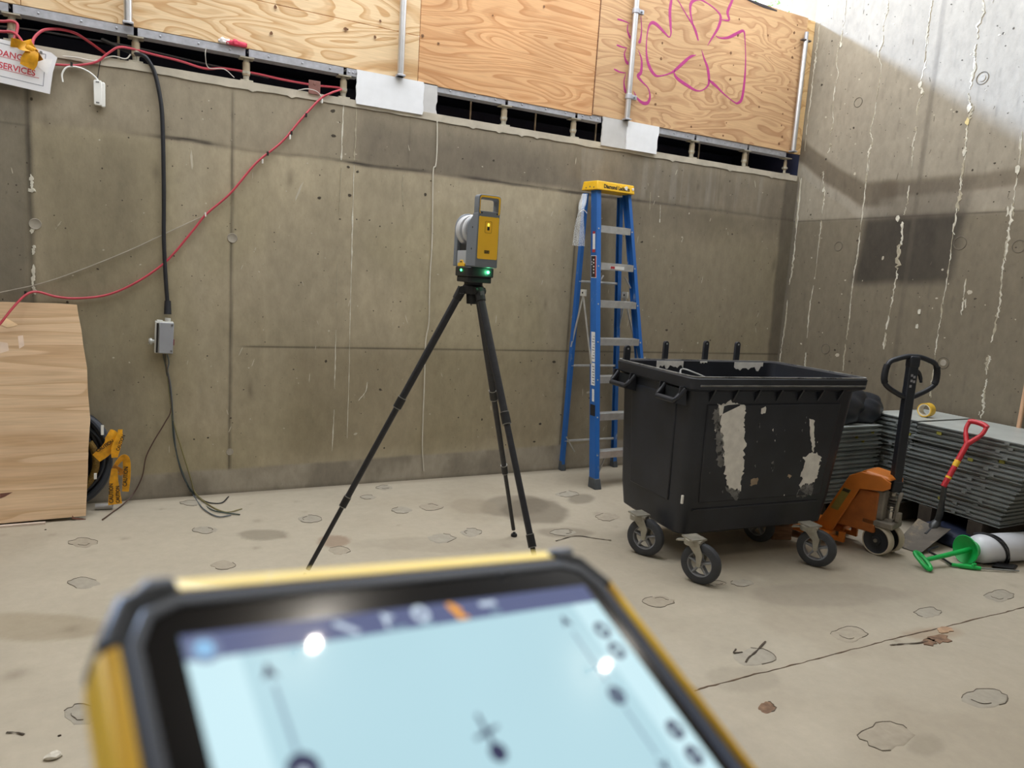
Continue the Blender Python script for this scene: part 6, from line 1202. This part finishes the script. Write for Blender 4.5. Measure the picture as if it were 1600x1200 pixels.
layer('slider_knob', disc(28.2, -60.5, 6), E_DK, .0006); layer('slider_mark', disc(27.5, -62, 2), E_LT, .0008); layer('slider_knob', disc(186, -65.5, 5), E_DK, .0006); layer('slider_mark', disc(184.7, -63.6, 1.7), E_GR, .0008); layer('slider_mark', disc(187.3, -67.4, 1.7), E_GR, .0008)
for k, (cx_, cy_) in enumerate(((206.3, -30), (206.2, -43), (207, -89), (207.2, -102.5))):
    layer('tool_button', disc(cx_, cy_, 5), E_DK, .0006); layer('tool_mark', disc(cx_, cy_, 2.3 if k < 2 else 1.4), E_LN, .0008)
layer('arrow_icon', [(185.6, -106), (188.8, -99), (185.6, -100.5), (182.4, -99)], E_DK, .0006)
layer('location_marker', [(104.6, -57), (106, -57), (106.6, -73), (104.8, -73)], E_DK, .0006); layer('location_marker', [(99, -66), (112, -63.5), (112, -65), (99, -67.5)], E_DK, .0006); layer('location_marker', disc(105.8, -74.5, 4), E_DK, .0007)

# ------------------------------------------------------------------ site lamps under the slab: a mirrored pair, the others unseen and added for light
M_BULB = mat('bulb_glow', (255, 246, 232), .4, var=.0, emit=330); M_SOCK = mat('lamp_socket', (40, 42, 46), .5)
for k, (x, y) in enumerate([(2.202, 1.341), (4.881, 1.517), (-.5, 1.2), (-3.2, 1.1), (2.2, -1.9), (-.5, -2.0)]):
    t = thing('site_lamp', ['bare site lamp under the slab mirrored in the tablet status bar', 'bare site lamp under the slab mirrored beside the tablet tool buttons', 'unseen round lamp added under the slab for extra light'][min(k, 2)], 'lamp', (x, y, 4.8), group='lamps under the slab')
    bm = bmesh.new(); bmesh.ops.create_uvsphere(bm, u_segments=20, v_segments=12, radius=.045); me = bpy.data.meshes.new('bulb'); bm.to_mesh(me); bm.free(); me.materials.append(M_BULB); me.shade_smooth(); o = bpy.data.objects.new('bulb', me); COL.objects.link(o); o.parent = t
    MB().lathe([(.02, .035), (.028, .05), (.028, .10), (.012, .12), (.008, .2)], (0, 0, 0), (0, 0, 1), 14).build('socket', M_SOCK, t)

# ------------------------------------------------------------------ tree beyond the hoarding
tp = on_y(1245, -40, 9.5); t = thing('broad_tree', 'pale green tree crown glimpsed over the hoarding at top right', 'tree', (tp.x, 9.5, 3.0))
MB().tube([(0, 0, 0), (.05, .1, 1.2), (-.05, .0, 2.2), (.1, .1, 3.2)], [.14, .11, .08, .04], 10, 4).build('trunk', mat('bark', (120, 108, 94), .9, var=.3), t)
m = bpy.data.materials.new('leaf'); m.use_nodes = True; nt = m.node_tree; b = nt.nodes['Principled BSDF']; b.inputs['Base Color'].default_value = (.10, .26, .08, 1); b.inputs['Roughness'].default_value = .5
tr2 = nt.nodes.new('ShaderNodeBsdfTranslucent'); tr2.inputs[0].default_value = (.22, .42, .12, 1); ms = nt.nodes.new('ShaderNodeMixShader'); ms.inputs[0].default_value = .6; nt.links.new(b.outputs[0], ms.inputs[1]); nt.links.new(tr2.outputs[0], ms.inputs[2]); nt.links.new(ms.outputs[0], nt.nodes['Material Output'].inputs['Surface'])
mb = MB(); r = random.Random(2)
for _ in range(2600):
    q = Vector((r.gauss(0, .75), r.gauss(0, .6), r.gauss(2.6, .75))); a = Vector((r.gauss(0, 1), r.gauss(0, 1), r.gauss(0, .5))).normalized()*r.uniform(.03, .05); bb = a.cross(Vector((r.gauss(0, 1), r.gauss(0, 1), r.gauss(0, 1)))).normalized()*.02
    mb.add([q-a, q+bb, q+a, q-bb], [(0, 1, 2, 3)])
o = mb.build('foliage', m, t, smooth=False); o['kind'] = 'stuff'
